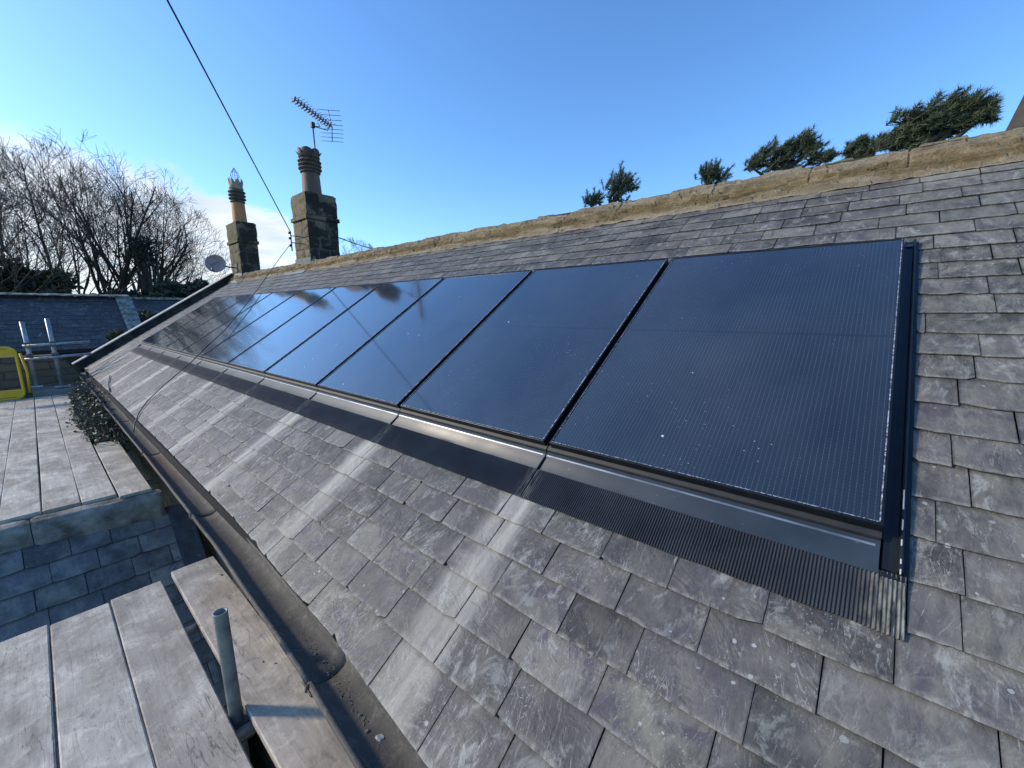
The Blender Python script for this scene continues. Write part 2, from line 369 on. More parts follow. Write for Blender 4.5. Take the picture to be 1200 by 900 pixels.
m = N('grimy gutter'); n = m.noise(3, 6, .6, m.map((1, .5, 1))); n2 = m.noise(22, 7, .7); x, y, z = m.sep()
c = m.mix(m.rng(n, .35, .65), (.075, .070, .062), (.13, .12, .10)); c = m.mix(m.rng(n2, .5, .66, 0, .6), c, (.20, .18, .15))
ru = m.math('MULTIPLY', m.rng(m.math('ABSOLUTE', m.math('SUBTRACT', y, 4.7)), .2, .9, 1, 0), m.rng(n2, .38, .5)); c = m.mix(m.math('MULTIPLY', ru, .7), c, (.17, .09, .055))
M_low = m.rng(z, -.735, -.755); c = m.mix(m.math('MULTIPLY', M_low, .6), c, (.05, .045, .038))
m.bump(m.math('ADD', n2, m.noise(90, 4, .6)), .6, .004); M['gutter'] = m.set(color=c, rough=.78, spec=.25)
M['yellow'] = basic('yellow plastic', (.68, .42, .012), (.78, .50, .02), 6, .45, 0, .1)
M['terra'] = basic('orange fireclay', (.38, .15, .045), (.50, .23, .08), 7, .7, 0, .4, .005, (1, 1, .4))
M['clay_grey'] = basic('buff fireclay', (.10, .062, .042), (.17, .11, .072), 6, .7, 0, .4, .005, (1, 1, .4))
M['clay_dark'] = basic('sooty fireclay', (.045, .035, .028), (.12, .085, .06), 9, .7, 0, .4, .005)
M['clay_light'] = basic('pale fireclay', (.20, .15, .10), (.38, .30, .21), 9, .75, 0, .4, .005)
M['dish'] = basic('faded dish paint', (.27, .19, .18), (.36, .27, .26), 8, .6, .1, .1)
M['alu'] = basic('weathered aluminium', (.10, .11, .12), (.18, .19, .2), 10, .45, .6, 0)
M['cable'] = basic('black cable', (.012, .012, .013), (.03, .03, .03), 10, .55, 0, 0)
M['bark'] = basic('bare bark', (.030, .026, .022), (.075, .062, .05), 6, .9, 0, .5, .02)
M['twig'] = basic('winter twigs', (.030, .024, .019), (.058, .046, .036), 3, .9, 0, 0)
M['needles'] = basic('pine needles', (.040, .062, .030), (.095, .115, .055), 1.3, .7, 0, 0)
M['hedge'] = basic('dark evergreen leaves', (.012, .020, .010), (.045, .055, .026), .8, .7, 0, 0)
M['leaf'] = basic('shrub leaves', (.035, .040, .020), (.12, .115, .065), 14, .55, 0, 0)
M['moss'] = basic('moss', (.06, .07, .03), (.15, .14, .07), 8, .95, 0, .5)
M['grit'] = basic('gutter grit', (.10, .10, .085), (.26, .25, .21), 30, .9, 0, .5)
M['stonecoping'] = basic('weathered concrete coping', (.10, .09, .07), (.36, .33, .27), 7, .92, 0, .8, .012, detail=9)
M['mosscoping'] = basic('blackened coping', (.012, .013, .012), (.05, .052, .045), 5, .9, 0, .8, .01)  # near-black tone over the whole verge coping
M['cement'] = basic('pale cement fillet', (.34, .33, .30), (.52, .50, .46), 9, .85, 0, .5)
M['concrete'] = basic('grey concrete', (.17, .165, .15), (.25, .245, .22), 4, .9, 0, .5)
M['lichen'] = basic('lichened stone', (.07, .075, .06), (.34, .36, .31), 9, .92, 0, .6, .01)
M['ground'] = basic('rough ground', (.05, .06, .03), (.10, .09, .06), .6, .95, 0, .3)
m = N('rubble stone wall'); br = m.node('ShaderNodeTexBrick'); xx, yy, zz = m.sep()
wn = m.noise(2.2, 3); m.put(br.inputs['Vector'], m.comb(m.math('ADD', m.math('ADD', xx, yy), m.math('MULTIPLY', wn, .25)), m.math('ADD', zz, m.math('MULTIPLY', wn, .12)), 0.))
br.inputs['Color1'].default_value = (.20, .165, .115, 1); br.inputs['Color2'].default_value = (.11, .10, .08, 1); br.inputs['Mortar'].default_value = (.085, .078, .065, 1)
br.inputs['Scale'].default_value = 1; br.inputs['Mortar Size'].default_value = .014; br.inputs['Brick Width'].default_value = .42; br.inputs['Row Height'].default_value = .16; br.inputs['Mortar Smooth'].default_value = .6
c = m.mix(m.rng(m.noise(9, 6, .7), .3, .7, 0, .7), br.outputs['Color'], (.13, .125, .095))
m.bump(m.math('SUBTRACT', m.noise(20, 6, .7), br.outputs['Fac']), .8, .02); M['rubble'] = m.set(color=c, rough=.95, spec=.15)

# ------------------------------------------------------------------ slating
def slate(mb, x0, x1, y0, y1, z_head, z_tail, th, rr, chip=.35, nc=5, sf=None):
    """one slate: x up the slope (x0 = tail), y across; local coordinates"""
    sk = rr.uniform(-.0025, .0025); tl = rr.uniform(-.0018, .0018)
    c = (rr.random(), rr.random(), rr.random())
    ys = [y0 + (y1-y0)*i/nc for i in range(nc+1)]
    for i in range(1, nc): ys[i] += rr.uniform(-.25, .25)*(y1-y0)/nc
    tail = [x0 + sk*(i/nc-.5)*2 + rr.uniform(-.0016, .0016) for i in range(nc+1)]
    if sf: tail = [v_+sf(y_) for v_, y_ in zip(tail, ys)]
    if rr.random() < chip: tail[0] += rr.uniform(.004, .014)
    if rr.random() < chip: tail[-1] += rr.uniform(.004, .014)
    if rr.random() < chip*.25:
        k = rr.randint(1, nc-1); tail[k] += rr.uniform(.004, .011)
    V = []; 
    for i in range(nc+1):
        t = tl*(i/nc-.5)*2
        V += [(tail[i], ys[i], z_tail+t), (x1, ys[i], z_head+t*.3), (tail[i]+.001, ys[i], z_tail+t-th)]
    F = []
    for i in range(nc):
        a = 3*i; F += [(a, a+3, a+4, a+1), (a+2, a+5, a+3, a)]
    F += [(2, 0, 1), (3*nc, 3*nc+2, 3*nc+1)]
    W_, L_ = y1-y0, x1-x0
    E_ = []
    for i in range(nc+1): E_ += [(i/nc, 0.0), (i/nc, 1.0), (i/nc, 0.0)]
    b = len(mb.v); mb.v.extend(V)
    for f in F:
        f = tuple(reversed(f)); mb.face([b+k for k in f], c, False, [E_[k] for k in f])

def eave_shift(y):
    P = [(-4, -.075), (.9, -.055), (1.5, -.012), (2.8, .035), (4.9, .05), (8.7, .05), (14, .04)]
    for (a, va), (b, vb) in zip(P, P[1:]):
        if y <= b: return va + (vb-va)*(y-a)/(b-a)
    return P[-1][1]
def slating(mb, rows, x_first, gauge, ya, yb, width, rr, skip=None, shift=None, n0=-.070, th=.0048, wr=.03, chip=.28):
    """rows of slates with broken joints; the tail of each lies over the row below"""
    for r in range(rows):
        x0 = x_first + r*gauge + rr.uniform(-.003, .003)
        y = ya + (0 if r % 2 else width/2) + rr.uniform(-.03, .03) - width
        while y < yb:
            w = width + rr.uniform(-wr, wr)
            a, b = max(y, ya), min(y+w-rr.uniform(.002, .0045), yb)
            if b-a > .02:
                pieces = [(a, b)]
                if skip:
                    s = skip(x0, x0+gauge, a, b)
                    if s is not None: pieces = s
                for (a, b) in pieces:
                    if b-a > .015: slate(mb, x0, x0+gauge+.02, a, b, n0-.0045, n0+.004+rr.uniform(-.001, .0022), th, rr, chip, 5, shift if r == 0 else None)
            y += w

# panel array extents
P0, PP, NP = 1.133, 1.15, 10
UEND = P0 + PP*(NP-1)                    # 11.483
EAVE_V, RIDGE_V = -1.045, 2.87
U0, U1 = -3.2, 13.30
GA = .1365
house = thing('stone_house', 'long stone house whose grey slate roof carries the row of solar panels', 'house', (2.4, 5, GROUND))
def skip_main(x0, x1, a, b):
    xm = (x0+x1)/2
    if x0 < -.245 or xm > 1.74: return None
    lo, hi = -.064, UEND+.10
    if b <= lo or a >= hi: return None
    out = []
    if a < lo: out.append((a, lo))
    if b > hi: out.append((hi, b))
    return out
rr = random.Random(11)
mb = MB()
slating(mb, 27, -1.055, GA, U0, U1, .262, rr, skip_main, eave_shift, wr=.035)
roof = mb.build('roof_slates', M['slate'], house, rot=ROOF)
mb = MB(); mb.box((-.90, U0, -.12), (2.9, 13.45, -.086)); roofdeck = mb.build('roof_underlay', M['black'], house, rot=ROOF)
# far slope of the roof
mb = MB(); A = rp(2.88, 0, -.06); xs, zs = A.x, A.z
mb.add([(xs, U0, zs), (xs, 13.95, zs), (xs+3.3, 13.95, zs-2.2), (xs+3.3, U0, zs-2.2)], [(0, 3, 2, 1)]); mb.build('rear_roof_slope', M['slate_dark'], house)
# walls
mb = MB(); mb.box((-.62, U0, GROUND), (-.2, 13.6, -.80)); mb.box((xs+2.8, U0, GROUND), (xs+3.1, 13.6, zs-2.3))
for ya, yb in ((13.25, 13.6),):
    mb.add([(-.62, ya, -.78), (xs, ya, zs-.10), (xs+3.1, ya, zs-2.3), (xs+3.1, ya, GROUND), (-.62, ya, GROUND), (-.62, yb, -.78), (xs, yb, zs-.10), (xs+3.1, yb, zs-2.3), (xs+3.1, yb, GROUND), (-.62, yb, GROUND)],
           [(4, 3, 2, 1, 0), (5, 6, 7, 8, 9), (0, 1, 6, 5), (1, 2, 7, 6), (2, 3, 8, 7), (4, 0, 5, 9)])
mb.build('wall', M['rubble'], house)
# fascia strip behind the gutter
mb = MB(); mb.box((-.80, U0, -.79), (-.765, 13.6, -.655)); mb.build('fascia', M['black'], house)

# ridge: bedded stone with rough mortar fillet
def ridge_fn(side):
    prof = [(2.570, -.066), (2.600, -.048), (2.63, -.040), (2.66, -.040), (2.672, -.018), (2.69, -.006), (2.73, -.004), (2.77, 0.0), (2.80, .004), (2.83, .008), (2.86, .010), (2.885, .004)]
    def fn(a, b):
        u = U0 + (13.4-U0)*a
        k = b*(len(prof)-1); i = min(int(k), len(prof)-2); t = k-i
        v = prof[i][0]*(1-t)+prof[i+1][0]*t; n = prof[i][1]*(1-t)+prof[i+1][1]*t - .010*b
        w_ = mnoise.noise(Vector((u*1.7, 3, 1)))*.25
        d = mnoise.fractal(Vector((v*14, u*3.2, 3)), 1.0, 2.2, 5)*.007 + mnoise.fractal(Vector((v*34+w_*3, u*2.6, 8)), .9, 2.1, 5)*.0075 + (.010 if mnoise.noise(Vector((v*26+w_*4, u*2.0, 5))) > .12 else 0)
        e = mnoise.noise(Vector((1.5, u*1.3, 7)))*.022 + mnoise.noise(Vector((5.5, u*6, 2)))*.008
        f = mnoise.fractal(Vector((v*40, u*11, 9)), .8, 2.2, 4)*.004
        fl = min(1, (1-b)*3)
        return (v + e*(.4+.8*fl), u, n + d*(1.9 if .05 < b else .3) + f*2.2 + (-.012 if abs(((u*1.0+.13*math.sin(u*2.1)) % .62)-.31) > .300 and b > .35 else 0))
    return fn
mb = MB(); mb.grid(ridge_fn(0), 1500, 34, None, False); mb.build('ridge_stone', M['ridge'], house, rot=ROOF)
mb = MB(); B = rp(2.875, 0, .012)
mb.grid(lambda a, b: (B.x + b*.42, U0+(13.4-U0)*a, B.z - b*.30 + mnoise.noise(Vector((b*3, a*60, 0)))*.008 - .004), 300, 4); mb.build('ridge_rear', M['ridge'], house)
# verge upstand at the far gable
mb = MB(); x0v, x1v = EAVE_V-.03, 2.82
mb.grid(lambda a, b: (x0v+(x1v-x0v)*a, 13.30+mnoise.noise(Vector((a*40, b*2, 0)))*.006, -.08+.165*b), 120, 4)
mb.box((x0v, 13.32, -.3), (x1v, 13.55, .080)); mb.build('verge_coping', M['mosscoping'], house, rot=ROOF)
mb = MB(); mb.box((x0v-.02, 13.27, .0815), (x1v, 13.58, .100)); mb.build('verge_edge', M['cement'], house, rot=ROOF)

# gutter
OUT = [(-.870, -.612), (-.868, -.650), (-.880, -.675), (-.905, -.693), (-.935, -.698), (-.965, -.690), (-.988, -.672), (-1.000, -.650), (-1.006, -.628), (-1.018, -.622), (-1.022, -.630)]
INN = [(-1.022, -.630), (-1.024, -.642), (-1.016, -.655), (-1.004, -.682), (-.975, -.706), (-.935, -.714), (-.895, -.708), (-.868, -.690), (-.858, -.650), (-.860, -.612)]
OUT = [(-.86+(x+.86)*.95+.044, z-.082+(-.70-(z-.082))*.35) for x, z in OUT]; INN = [(-.86+(x+.86)*.95+.044, z-.082+(-.70-(z-.082))*.35) for x, z in INN]
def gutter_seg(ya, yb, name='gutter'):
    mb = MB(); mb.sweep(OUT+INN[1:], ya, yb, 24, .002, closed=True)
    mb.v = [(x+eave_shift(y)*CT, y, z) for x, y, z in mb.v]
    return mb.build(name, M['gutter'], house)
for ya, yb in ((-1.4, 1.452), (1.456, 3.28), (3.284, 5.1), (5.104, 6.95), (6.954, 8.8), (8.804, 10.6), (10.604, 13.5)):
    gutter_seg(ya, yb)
    mb = MB(); cx, cz = -.90, -.72
    mb.sweep([(cx+(x-cx)*1.06, cz-.004+(z-cz)*1.07) for x, z in INN], yb-.05, yb+.03, 2)
    mb.tube([(-.972, yb-.012, -.700), (-.977, yb-.012, -.725)], .006, 8); mb.v = [(x+eave_shift(y)*CT, y, z) for x, y, z in mb.v]; mb.build('gutter_socket', M['gutter'], house)
tg = MB(); r2 = random.Random(5)
for i in range(900):
    y = r2.triangular(.3, 2.1, 1.0) if i < 700 else r2.uniform(2, 9)
    x = r2.gauss(-.900 + .02*math.sin(y*5), .013); z = -.755 + abs(x+.90)**2*9
    s = r2.uniform(.0015, .0042)*(1.6 if r2.random() < .06 else 1)
    x += eave_shift(y)*CT
    V = [(x+r2.uniform(-s, s), y+r2.uniform(-s, s), z+r2.uniform(0, s*1.2)) for _ in range(5)]
    tg.add(V, [(0,1,2),(0,2,3),(0,3,4),(1,2,4),(1,3,2),(0,1,4)])
tag(tg.build('gutter_grit', M['grit']), 'gravelly grit and moss crumbs lying in the gutter', 'grit', kind='stuff')
def chip(name, loc, s, rot, label, mat='grit', cat='stone', group=None):
    mb = MB(); r3 = random.Random(int(loc[1]*1000))
    top = [(math.cos(a)*s[0]*r3.uniform(.75, 1.1), math.sin(a)*s[1]*r3.uniform(.75, 1.1)) for a in [k*math.pi/3.5 for k in range(7)]]
    V = [(x, y, 0) for x, y in top] + [(x*.8, y*.8, s[2]*r3.uniform(.7, 1.1)) for x, y in top]
    F = [tuple(reversed(range(7))), tuple(range(7, 14))] + [(k, (k+1) % 7, 7+(k+1) % 7, 7+k) for k in range(7)]
    mb.add(V, F); o = mb.build(name, M[mat], None, loc, rot); return tag(o, label, cat, group)
gz = lambda x: -.692 + abs(x+.94)**2*14
q = on_z(441, 874, -.767); chip('stone_chip', (q.x+.012, q.y, -.752), (.012, .017, .009), (.1, .2, .5), 'pale flake of stone lying in the gutter grit, largest piece there', 'cement')
# little gravel pieces beside it
for i, (px, py) in enumerate([(418, 846), (422, 852), (426, 866)]):
    q = on_z(px, py, -.767); chip('stone_chip', (q.x+.012, q.y, -.752), (.006+.001*i, .007, .006), (0, .2, i), 'small grey grit stones lying close together in the gutter above the pale flake', 'grit', group='small stones in the gutter')

# ------------------------------------------------------------------ flashings of the array
flash = thing('panel_flashing', 'dark metal flashing surround fitted under and around the row of solar panels', 'flashing', rp(0, 0, -.06), ROOF)
for i in range(NP):
    a = -.004 if i == 0 else P0+PP*(i-1)+.002; b = P0+PP*i-.004
    mb = MB()
    # front tray section: upstand, rounded nose, apron
    mb.sweep([(.03, -.030), (-.012, -.033), (-.018, -.038), (-.020, -.052)], a, b, 1); mb.build('front_rail', M['black'], flash, rot=ROOF); mb = MB()  # upstand coloured black for the shadow gap under the panel edge
    prof = [(-.010, -.047), (-.030, -.0475), (-.036, -.0495), (-.044, -.0565), (-.110, -.0590), (-.113, -.064), (-.108, -.068)]
    mb.sweep([(x, z) for x, z in prof], a, b, 3, smooth=True); mb.build('sill_tray', M['tray'], flash, rot=ROOF)
    mb = MB(); mb.sweep([(-.0325, -.0478), (-.0355, -.0485), (-.0385, -.0500)], a+.01, b-.008, 1); mb.build('tray_bend', M['bend'], flash, rot=ROOF)  # thin strip painted as the highlight on the bend
    mb = MB(); mb.box((-.112, b-.002, -.068), (-.018, b+.008, -.054)); mb.box((-.112, b+.0005, -.062), (-.03, b+.0035, -.050)); mb.build('tray_joint', M['frame'], flash, rot=ROOF)
# void behind
mb = MB(); mb.box((-.012, -.01, -.07), (1.70, UEND+.01, -.045)); mb.build('array_tray', M['black'], flash, rot=ROOF)
# corrugated lead apron
for i in range(NP):
    a = -.060 if i == 0 else P0+PP*(i-1)+.004; b = P0+PP*i+.0 if i < NP-1 else UEND+.1
    mb = MB(); nper = int((b-a)/.0088); per = 6; r4 = random.Random(i)
    xs_ = [-.100, -.112, -.16, -.21, -.245, -.262]; droop = [-.0605, -.0615, -.0628, -.063, -.0640, -.0665]
    ph = r4.random()*6
    B0 = len(mb.v); ny = nper*per
    for k in range(ny+1):
        y = a + (b-a)*k/ny; wv = math.sin(2*math.pi*k/per)
        ir = mnoise.noise(Vector((y*9, i, 0)))
        for x, zd in zip(xs_, droop):
            mb.v.append((x + (ir*.004 if x < -.24 else 0), y + mnoise.noise(Vector((y*20, x*30, 1)))*.0009, zd + wv*.0022*(.6 if x > -.105 else 1) + mnoise.noise(Vector((y*6, x*12, 4)))*.0022))
    for k in range(ny):
        for j in range(len(xs_)-1):
            p_ = B0 + k*len(xs_)+j; mb.face([p_, p_+1, p_+len(xs_)+1, p_+len(xs_)], None, True)
    mb.build('corrugated_apron', M['corrugated'], flash, rot=ROOF)
# side channels
def side(y0, sgn, nm):
    mb = MB(); prof = [(0, -.052), (.012, -.0555), (.030, -.0555), (.033, -.044), (.037, -.042), (.041, -.045), (.042, -.058), (.052, -.060), (.053, -.066)]
    b = len(mb.v); vs = (-.098, .4, .9, 1.3, 1.735)
    for vv in vs:
        for (dy, z) in prof: mb.v.append((vv, y0+sgn*dy, z))
    for i in range(len(vs)-1):
        for k in range(len(prof)-1):
            p_ = b+i*len(prof)+k; f = [p_, p_+1, p_+len(prof)+1, p_+len(prof)]
            mb.face(f if sgn < 0 else f[::-1], None, False)
    mb.box((-.116, y0-.050 if sgn < 0 else y0, -.066), (-.098, y0 if sgn < 0 else y0+.050, -.0600))
    return mb.build(nm, M['channel'], flash, rot=ROOF)
side(-.010, -1, 'side_channel'); side(UEND+.012, 1, 'side_channel')
mb = MB(); r5 = random.Random(3)
for v0 in [(-.105, -.09), (-.075, -.06), (-.02, .0), (.03, .065), (.10, .17)]:
    mb = MB(); mb.box((v0[0], -.0475, -.0465), (v0[1], -.0440, -.0405)); mb.build('sealant_smear', M['sealed'], flash, rot=ROOF, bevel=.0015)
mb = MB(); mb.sweep([(1.742, -.063), (1.700, -.054), (1.674, -.050)], -.05, UEND+.06, 1); mb.build('head_flashing', M['tray'], flash, rot=ROOF)

# ------------------------------------------------------------------ solar panels
PH = 1.669; PW = 1.118
names = ['nearest solar panel, widest in view, with fine grid lines and a worn bright right edge', 'second solar panel from the right, speckled with white bird droppings', 'third solar panel from the right, dark blue fading to pale blue at its foot',
         'fourth solar panel from the right, dark chimney reflection smeared across its top', 'fifth solar panel from the right, left of the dark chimney reflection',
         'sixth solar panel from the right, where the hanging cable passes just left', 'seventh solar panel from the right, crossed by the hanging cable', 'eighth solar panel from the right, greyer with tree reflections',
         'ninth solar panel from the right, next to last at the far end', 'farthest solar panel, beside the black verge coping']
def make_panel():
    root = thing('solar_panel', names[0], 'solar panel', rp(0, -0.004, 0), ROOF, 'row of solar panels set in the slate roof')
    u = -.004
    mb = MB(); t = .011
    for a, b in (((0, u, -.035), (t, u+PW, .001)), ((PH-t, u, -.035), (PH, u+PW, .001)), ((t, u, -.035), (PH-t, u+t, .001)), ((t, u+PW-t, -.035), (PH-t, u+PW, .001))): mb.box(a, b)
    mb.build('frame', M['frame'], root, rot=ROOF, bevel=.0012)
    mb = MB(); mb.box((t+.0005, u+t+.0005, -.006), (PH-t-.0005, u+PW-t-.0005, -.0015)); mb.build('glass', M['glass'], root, rot=ROOF)
    mb = MB()      # narrow strips painted bright for the glint along the frame edges
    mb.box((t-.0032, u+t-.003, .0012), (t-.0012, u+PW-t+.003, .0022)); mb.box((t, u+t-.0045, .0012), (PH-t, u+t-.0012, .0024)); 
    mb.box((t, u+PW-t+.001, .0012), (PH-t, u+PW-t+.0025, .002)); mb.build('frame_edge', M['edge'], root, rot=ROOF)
    return root
def kids(o): return [c for c in bpy.data.objects if c.parent == o]
p = make_panel(); pk = kids(p)
for i in range(1, NP):
    c = p.copy(); col.objects.link(c); c.location = rp(0, P0+PP*(i-1)+.012, 0); c['label'] = names[i]
    for ch in pk:
        d = ch.copy(); col.objects.link(d); d.parent = c

# ------------------------------------------------------------------ chimneys
def stack(name, label, x0, x1, y0, y1, zb, zband, ztop, mat, rs):
    root = thing(name, label, 'chimney', ((x0+x1)/2, (y0+y1)/2, zb), group=None)
    r = random.Random(rs)
    def block(mb, a, b, j=.006):
        (ax, ay, az), (bx, by, bz) = a, b; n = 5
        # subdivided box with worn faces
        def w(p):
            v = Vector(p); d = mnoise.fractal(v*6, 1, 2, 4)*j*1.6
            c = Vector(((ax+bx)/2, (ay+by)/2, (az+bz)/2)); e = (v-c); 
            h = ((bx-ax)/2, (by-ay)/2, (bz-az)/2)
            corner = sum(1 for k in range(3) if abs(abs(e[k])-h[k]) < 1e-6)
            sh = .010 if corner >= 2 else 0
            return v + Vector((e.x/h[0], e.y/h[1], e.z/h[2]*.6))*(d - sh)
        for f in range(6):
            ax_ = f//2; sgn = f % 2
            o = [k for k in range(3) if k != ax_]; lo = a; hi = b
            def fn(s, t):
                p_ = [0, 0, 0]; p_[ax_] = hi[ax_] if sgn else lo[ax_]
                p_[o[0]] = lo[o[0]]+(hi[o[0]]-lo[o[0]])*s; p_[o[1]] = lo[o[1]]+(hi[o[1]]-lo[o[1]])*t
                return w(p_)
            if (sgn == 1) == (ax_ != 1): mb.grid(fn, 8, 6)
            else: mb.grid(lambda s, t: fn(t, s), 6, 8)
    mb = MB(); z = zb; row = 0
    while z < zband - .02:
        h = min(.26 + r.uniform(-.05, .05), zband - z)
        if zband - z - h < .1: h = zband - z
        cut = x0 + (x1-x0)*(.36 if row % 2 else .66); cy = y0+(y1-y0)*(.6 if row % 2 else .38)
        for (xa, xb) in ((x0, cut-.006), (cut+.006, x1)):
            for (ya, yb) in ((y0, cy-.006), (cy+.006, y1)):
                block(mb, (xa, ya, z+.006), (xb, yb, z+h-.006))
        z += h; row += 1
    mb.build('shaft', mat, root)
    mb = MB(); mb.box((x0+.012, y0+.012, zb), (x1-.012, y1-.012, zband)); mb.build('mortar_core', M['mortar'], root)
    mb = MB(); o = .032; block(mb, (x0-o, y0-o, zband), (x1+o, y1+o, zband+.085), .005); mb.build('band_course', mat, root)
    mb = MB(); block(mb, (x0-.006, y0-.006, zband+.087), (x1+.006, y1+.006, ztop-.02), .008)
    mb.box((x0+.03, y0+.03, ztop-.03), (x1-.03, y1-.03, ztop)); mb.build('cap_block', mat, root)
    return root
def pot(name, label, cx, cy, zb, h, r0, mats, crown, group=None):
    root = thing(name, label, 'chimney pot', (cx, cy, zb), group=group)
    k = h/.85
    mb = MB(); mb.lathe([(r0*1.14, 0), (r0*1.16, .03), (r0*1.10, .05), (r0*1.0, .40*k), (r0*.95, .42*k)], (cx, cy, zb)); mb.build('pot_body', M[mats[0]], root)
    mb = MB(); pr = [(r0*.95, .42*k), (r0*1.14, .425*k), (r0*1.16, .44*k), (r0*1.02, .455*k)]
    for j in range(3):
        z = (.475 + j*.068)*k; pr += [(r0*1.02, z), (r0*1.30, z+.008*k), (r0*1.34, z+.022*k), (r0*1.27, z+.036*k), (r0*1.04, z+.042*k)]
    pr += [(r0*1.02, .69*k)]
    mb.lathe(pr, (cx, cy, zb)); mb.build('ring_collar', M[mats[1]], root)
    mb = MB()
    if crown == 'scallop':
        def wob(a, z): return (.045*k*abs(math.cos(a*3.0+.4))**.6 if z > .80*k else 0)
        mb.lathe([(r0*1.02, .68*k), (r0*1.2, .70*k), (r0*1.16, .78*k), (r0*1.22, .81*k), (r0*1.12, .81*k), (r0*1.0, .70*k), (r0*.9, .3*k)], (cx, cy, zb), 72, wob=wob)
        for q_ in range(6):
            a = q_*math.pi/3 + .39; mb.tube([(cx+r0*1.15*math.cos(a), cy+r0*1.15*math.sin(a), zb+.76*k), (cx+r0*1.45*math.cos(a), cy+r0*1.45*math.sin(a), zb+.815*k)], [.018, .006], 6)
    else:
        def wob(a, z):
            t = abs(((a*8/(2*math.pi)) % 1)-.5)*2
            return (.085*k*t if z > .80*k else 0)
        mb.lathe([(r0*1.02, .68*k), (r0*1.12, .695*k), (r0*.98, .74*k), (r0*1.12, .81*k), (r0*1.02, .81*k), (r0*.86, .72*k), (r0*.8, .3*k)], (cx, cy, zb), 96, wob=wob)
    mb.build('crown', M[mats[2]], root)
    if crown == 'point':
        mb = MB(); top = Vector((cx, cy, zb+1.12*k))
        for q_ in range(10):
            a = q_*math.pi/5; b_ = Vector((cx+r0*.95*math.cos(a), cy+r0*.95*math.sin(a), zb+.86*k)); low = Vector((cx+r0*.7*math.cos(a), cy+r0*.7*math.sin(a), zb+.74*k))
            mb.tube([low, b_, (b_*.45+top*.55)+Vector((math.cos(a), math.sin(a), 0))*.02, top], .0045, 5)
        for f_ in (0, .35, .68):
            rr_ = r0*.95*(1-f_)+.01*f_; zz_ = zb+.86*k+(.26*k)*f_
            mb.tube([(cx+rr_*math.cos(a*math.pi/8), cy+rr_*math.sin(a*math.pi/8), zz_) for a in range(17)], .004, 5, False)
        mb.build('wire_bird_guard', M['galv'], root)
    return root
AX0, AX1, AY0, AY1 = 2.35, 2.98, 8.60, 9.28
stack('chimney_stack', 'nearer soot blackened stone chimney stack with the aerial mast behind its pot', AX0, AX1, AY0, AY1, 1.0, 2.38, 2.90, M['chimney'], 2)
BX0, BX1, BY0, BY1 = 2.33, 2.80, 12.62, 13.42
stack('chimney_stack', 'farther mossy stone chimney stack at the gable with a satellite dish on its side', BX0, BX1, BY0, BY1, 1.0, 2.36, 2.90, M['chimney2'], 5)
pot('chimney_pot', 'brown clay chimney pot with three dark rings and a scalloped crown', 2.655, 8.94, 2.90, .87, .165, ('clay_grey', 'clay_dark', 'clay_dark'), 'scallop')
pot('chimney_pot', 'orange clay chimney pot with a wire bird guard on its pointed crown', 2.55, 13.0, 2.90, 1.05, .150, ('terra', 'clay_dark', 'clay_light'), 'point')
# lead round the stacks
mb = MB()
mb.box((2.50, AY0-.10, -.062), (2.84, AY1+.12, -.054)); mb.build('lead_apron', M['lead'], house, rot=ROOF)
mb = MB(); mb.add([(AX0-.006, AY0-.02, 1.42), (AX0-.006, AY1+.02, 1.42), (AX0-.006, AY1+.02, 1.66), (AX0-.006, AY0-.02, 1.66)], [(0,3,2,1)])
mb.add([(AX0-.006, AY0-.007, 1.42), (AX0+.10, AY0-.007, 1.50), (AX0+.10, AY0-.007, 1.70), (AX0-.006, AY0-.007, 1.60)], [(0,1,2,3)])
mb.build('lead_upstand', M['lead_dull'], house)
mb = MB(); mb.add([(BX0-.006, BY0-.02, 1.36), (BX0-.006, BY1+.02, 1.36), (BX0-.006, BY1+.02, 1.60), (BX0-.006, BY0-.02, 1.60)], [(0,3,2,1)])
mb.box((BX0-.16, BY0-.05, 1.34), (BX0-.004, BY0+.3, 1.40)); mb.build('lead_upstand', M['lead'], house)

# aerial
ant = thing('tv_aerial', 'many element television aerial on a thin mast behind the nearer chimney', 'aerial', (2.99, 9.31, 2.5))
mz = 4.30; mx, my = 2.99, 9.31
base = Vector((mx, my, 2.45)); topm = Vector((mx-.03, my, 4.42))
mb = MB(); mb.tube([base, topm], .016, 8); mb.build('mast', M['alu'], ant)
tip = on_z(345, 115, 4.62); end = on_z(389, 149, 4.62)
# keep the boom on the mast: same direction as surveyed, a believable length
dirb = (end - tip); dirb.z = 0; dirb.normalize()
tip = on_y(345, 116, 9.31-.62); end = on_y(389, 149, 9.31+.22)
bd = (end-tip).normalized(); sidev = bd.cross(Vector((0,0,1))).normalized(); upv = sidev.cross(bd).normalized()
mb = MB(); mb.tube([tip, end], .012, 6)
mb.tube([tip.lerp(end, .55)-upv*.13, tip.lerp(end, .62)-upv*.17, topm + Vector((0,0,-.02)), tip.lerp(end, .85)-upv*.13, tip.lerp(end, .93)], .009, 6); mb.build('boom', M['alu'], ant)
mb = MB(); mb.box((-.035, -.035, -.05), (.035, .035, .05), M=Matrix.Translation(topm)); mb.build('mast_clamp', M['black'], ant)
for k in range(14):
    t = k/14; c0 = tip.lerp(end, t); L = .13 + .02*math.sin(k)
    mb = MB(); mb.tube([c0-sidev*L+upv*.03, c0, c0+sidev*L+upv*.03], .0045, 5); mb.tube([c0-upv*.0-sidev*.03-upv*.045, c0+sidev*.03+upv*.04], .016, 6); 
    mb.tube([c0-sidev*.06-upv*.05, c0+upv*.02, c0+sidev*.06-upv*.05], .009, 5); mb.build('director', M['alu'], ant)
fr = MB(); r_t = end + upv*.30 - bd*.10; r_b = end - upv*.30 - bd*.06
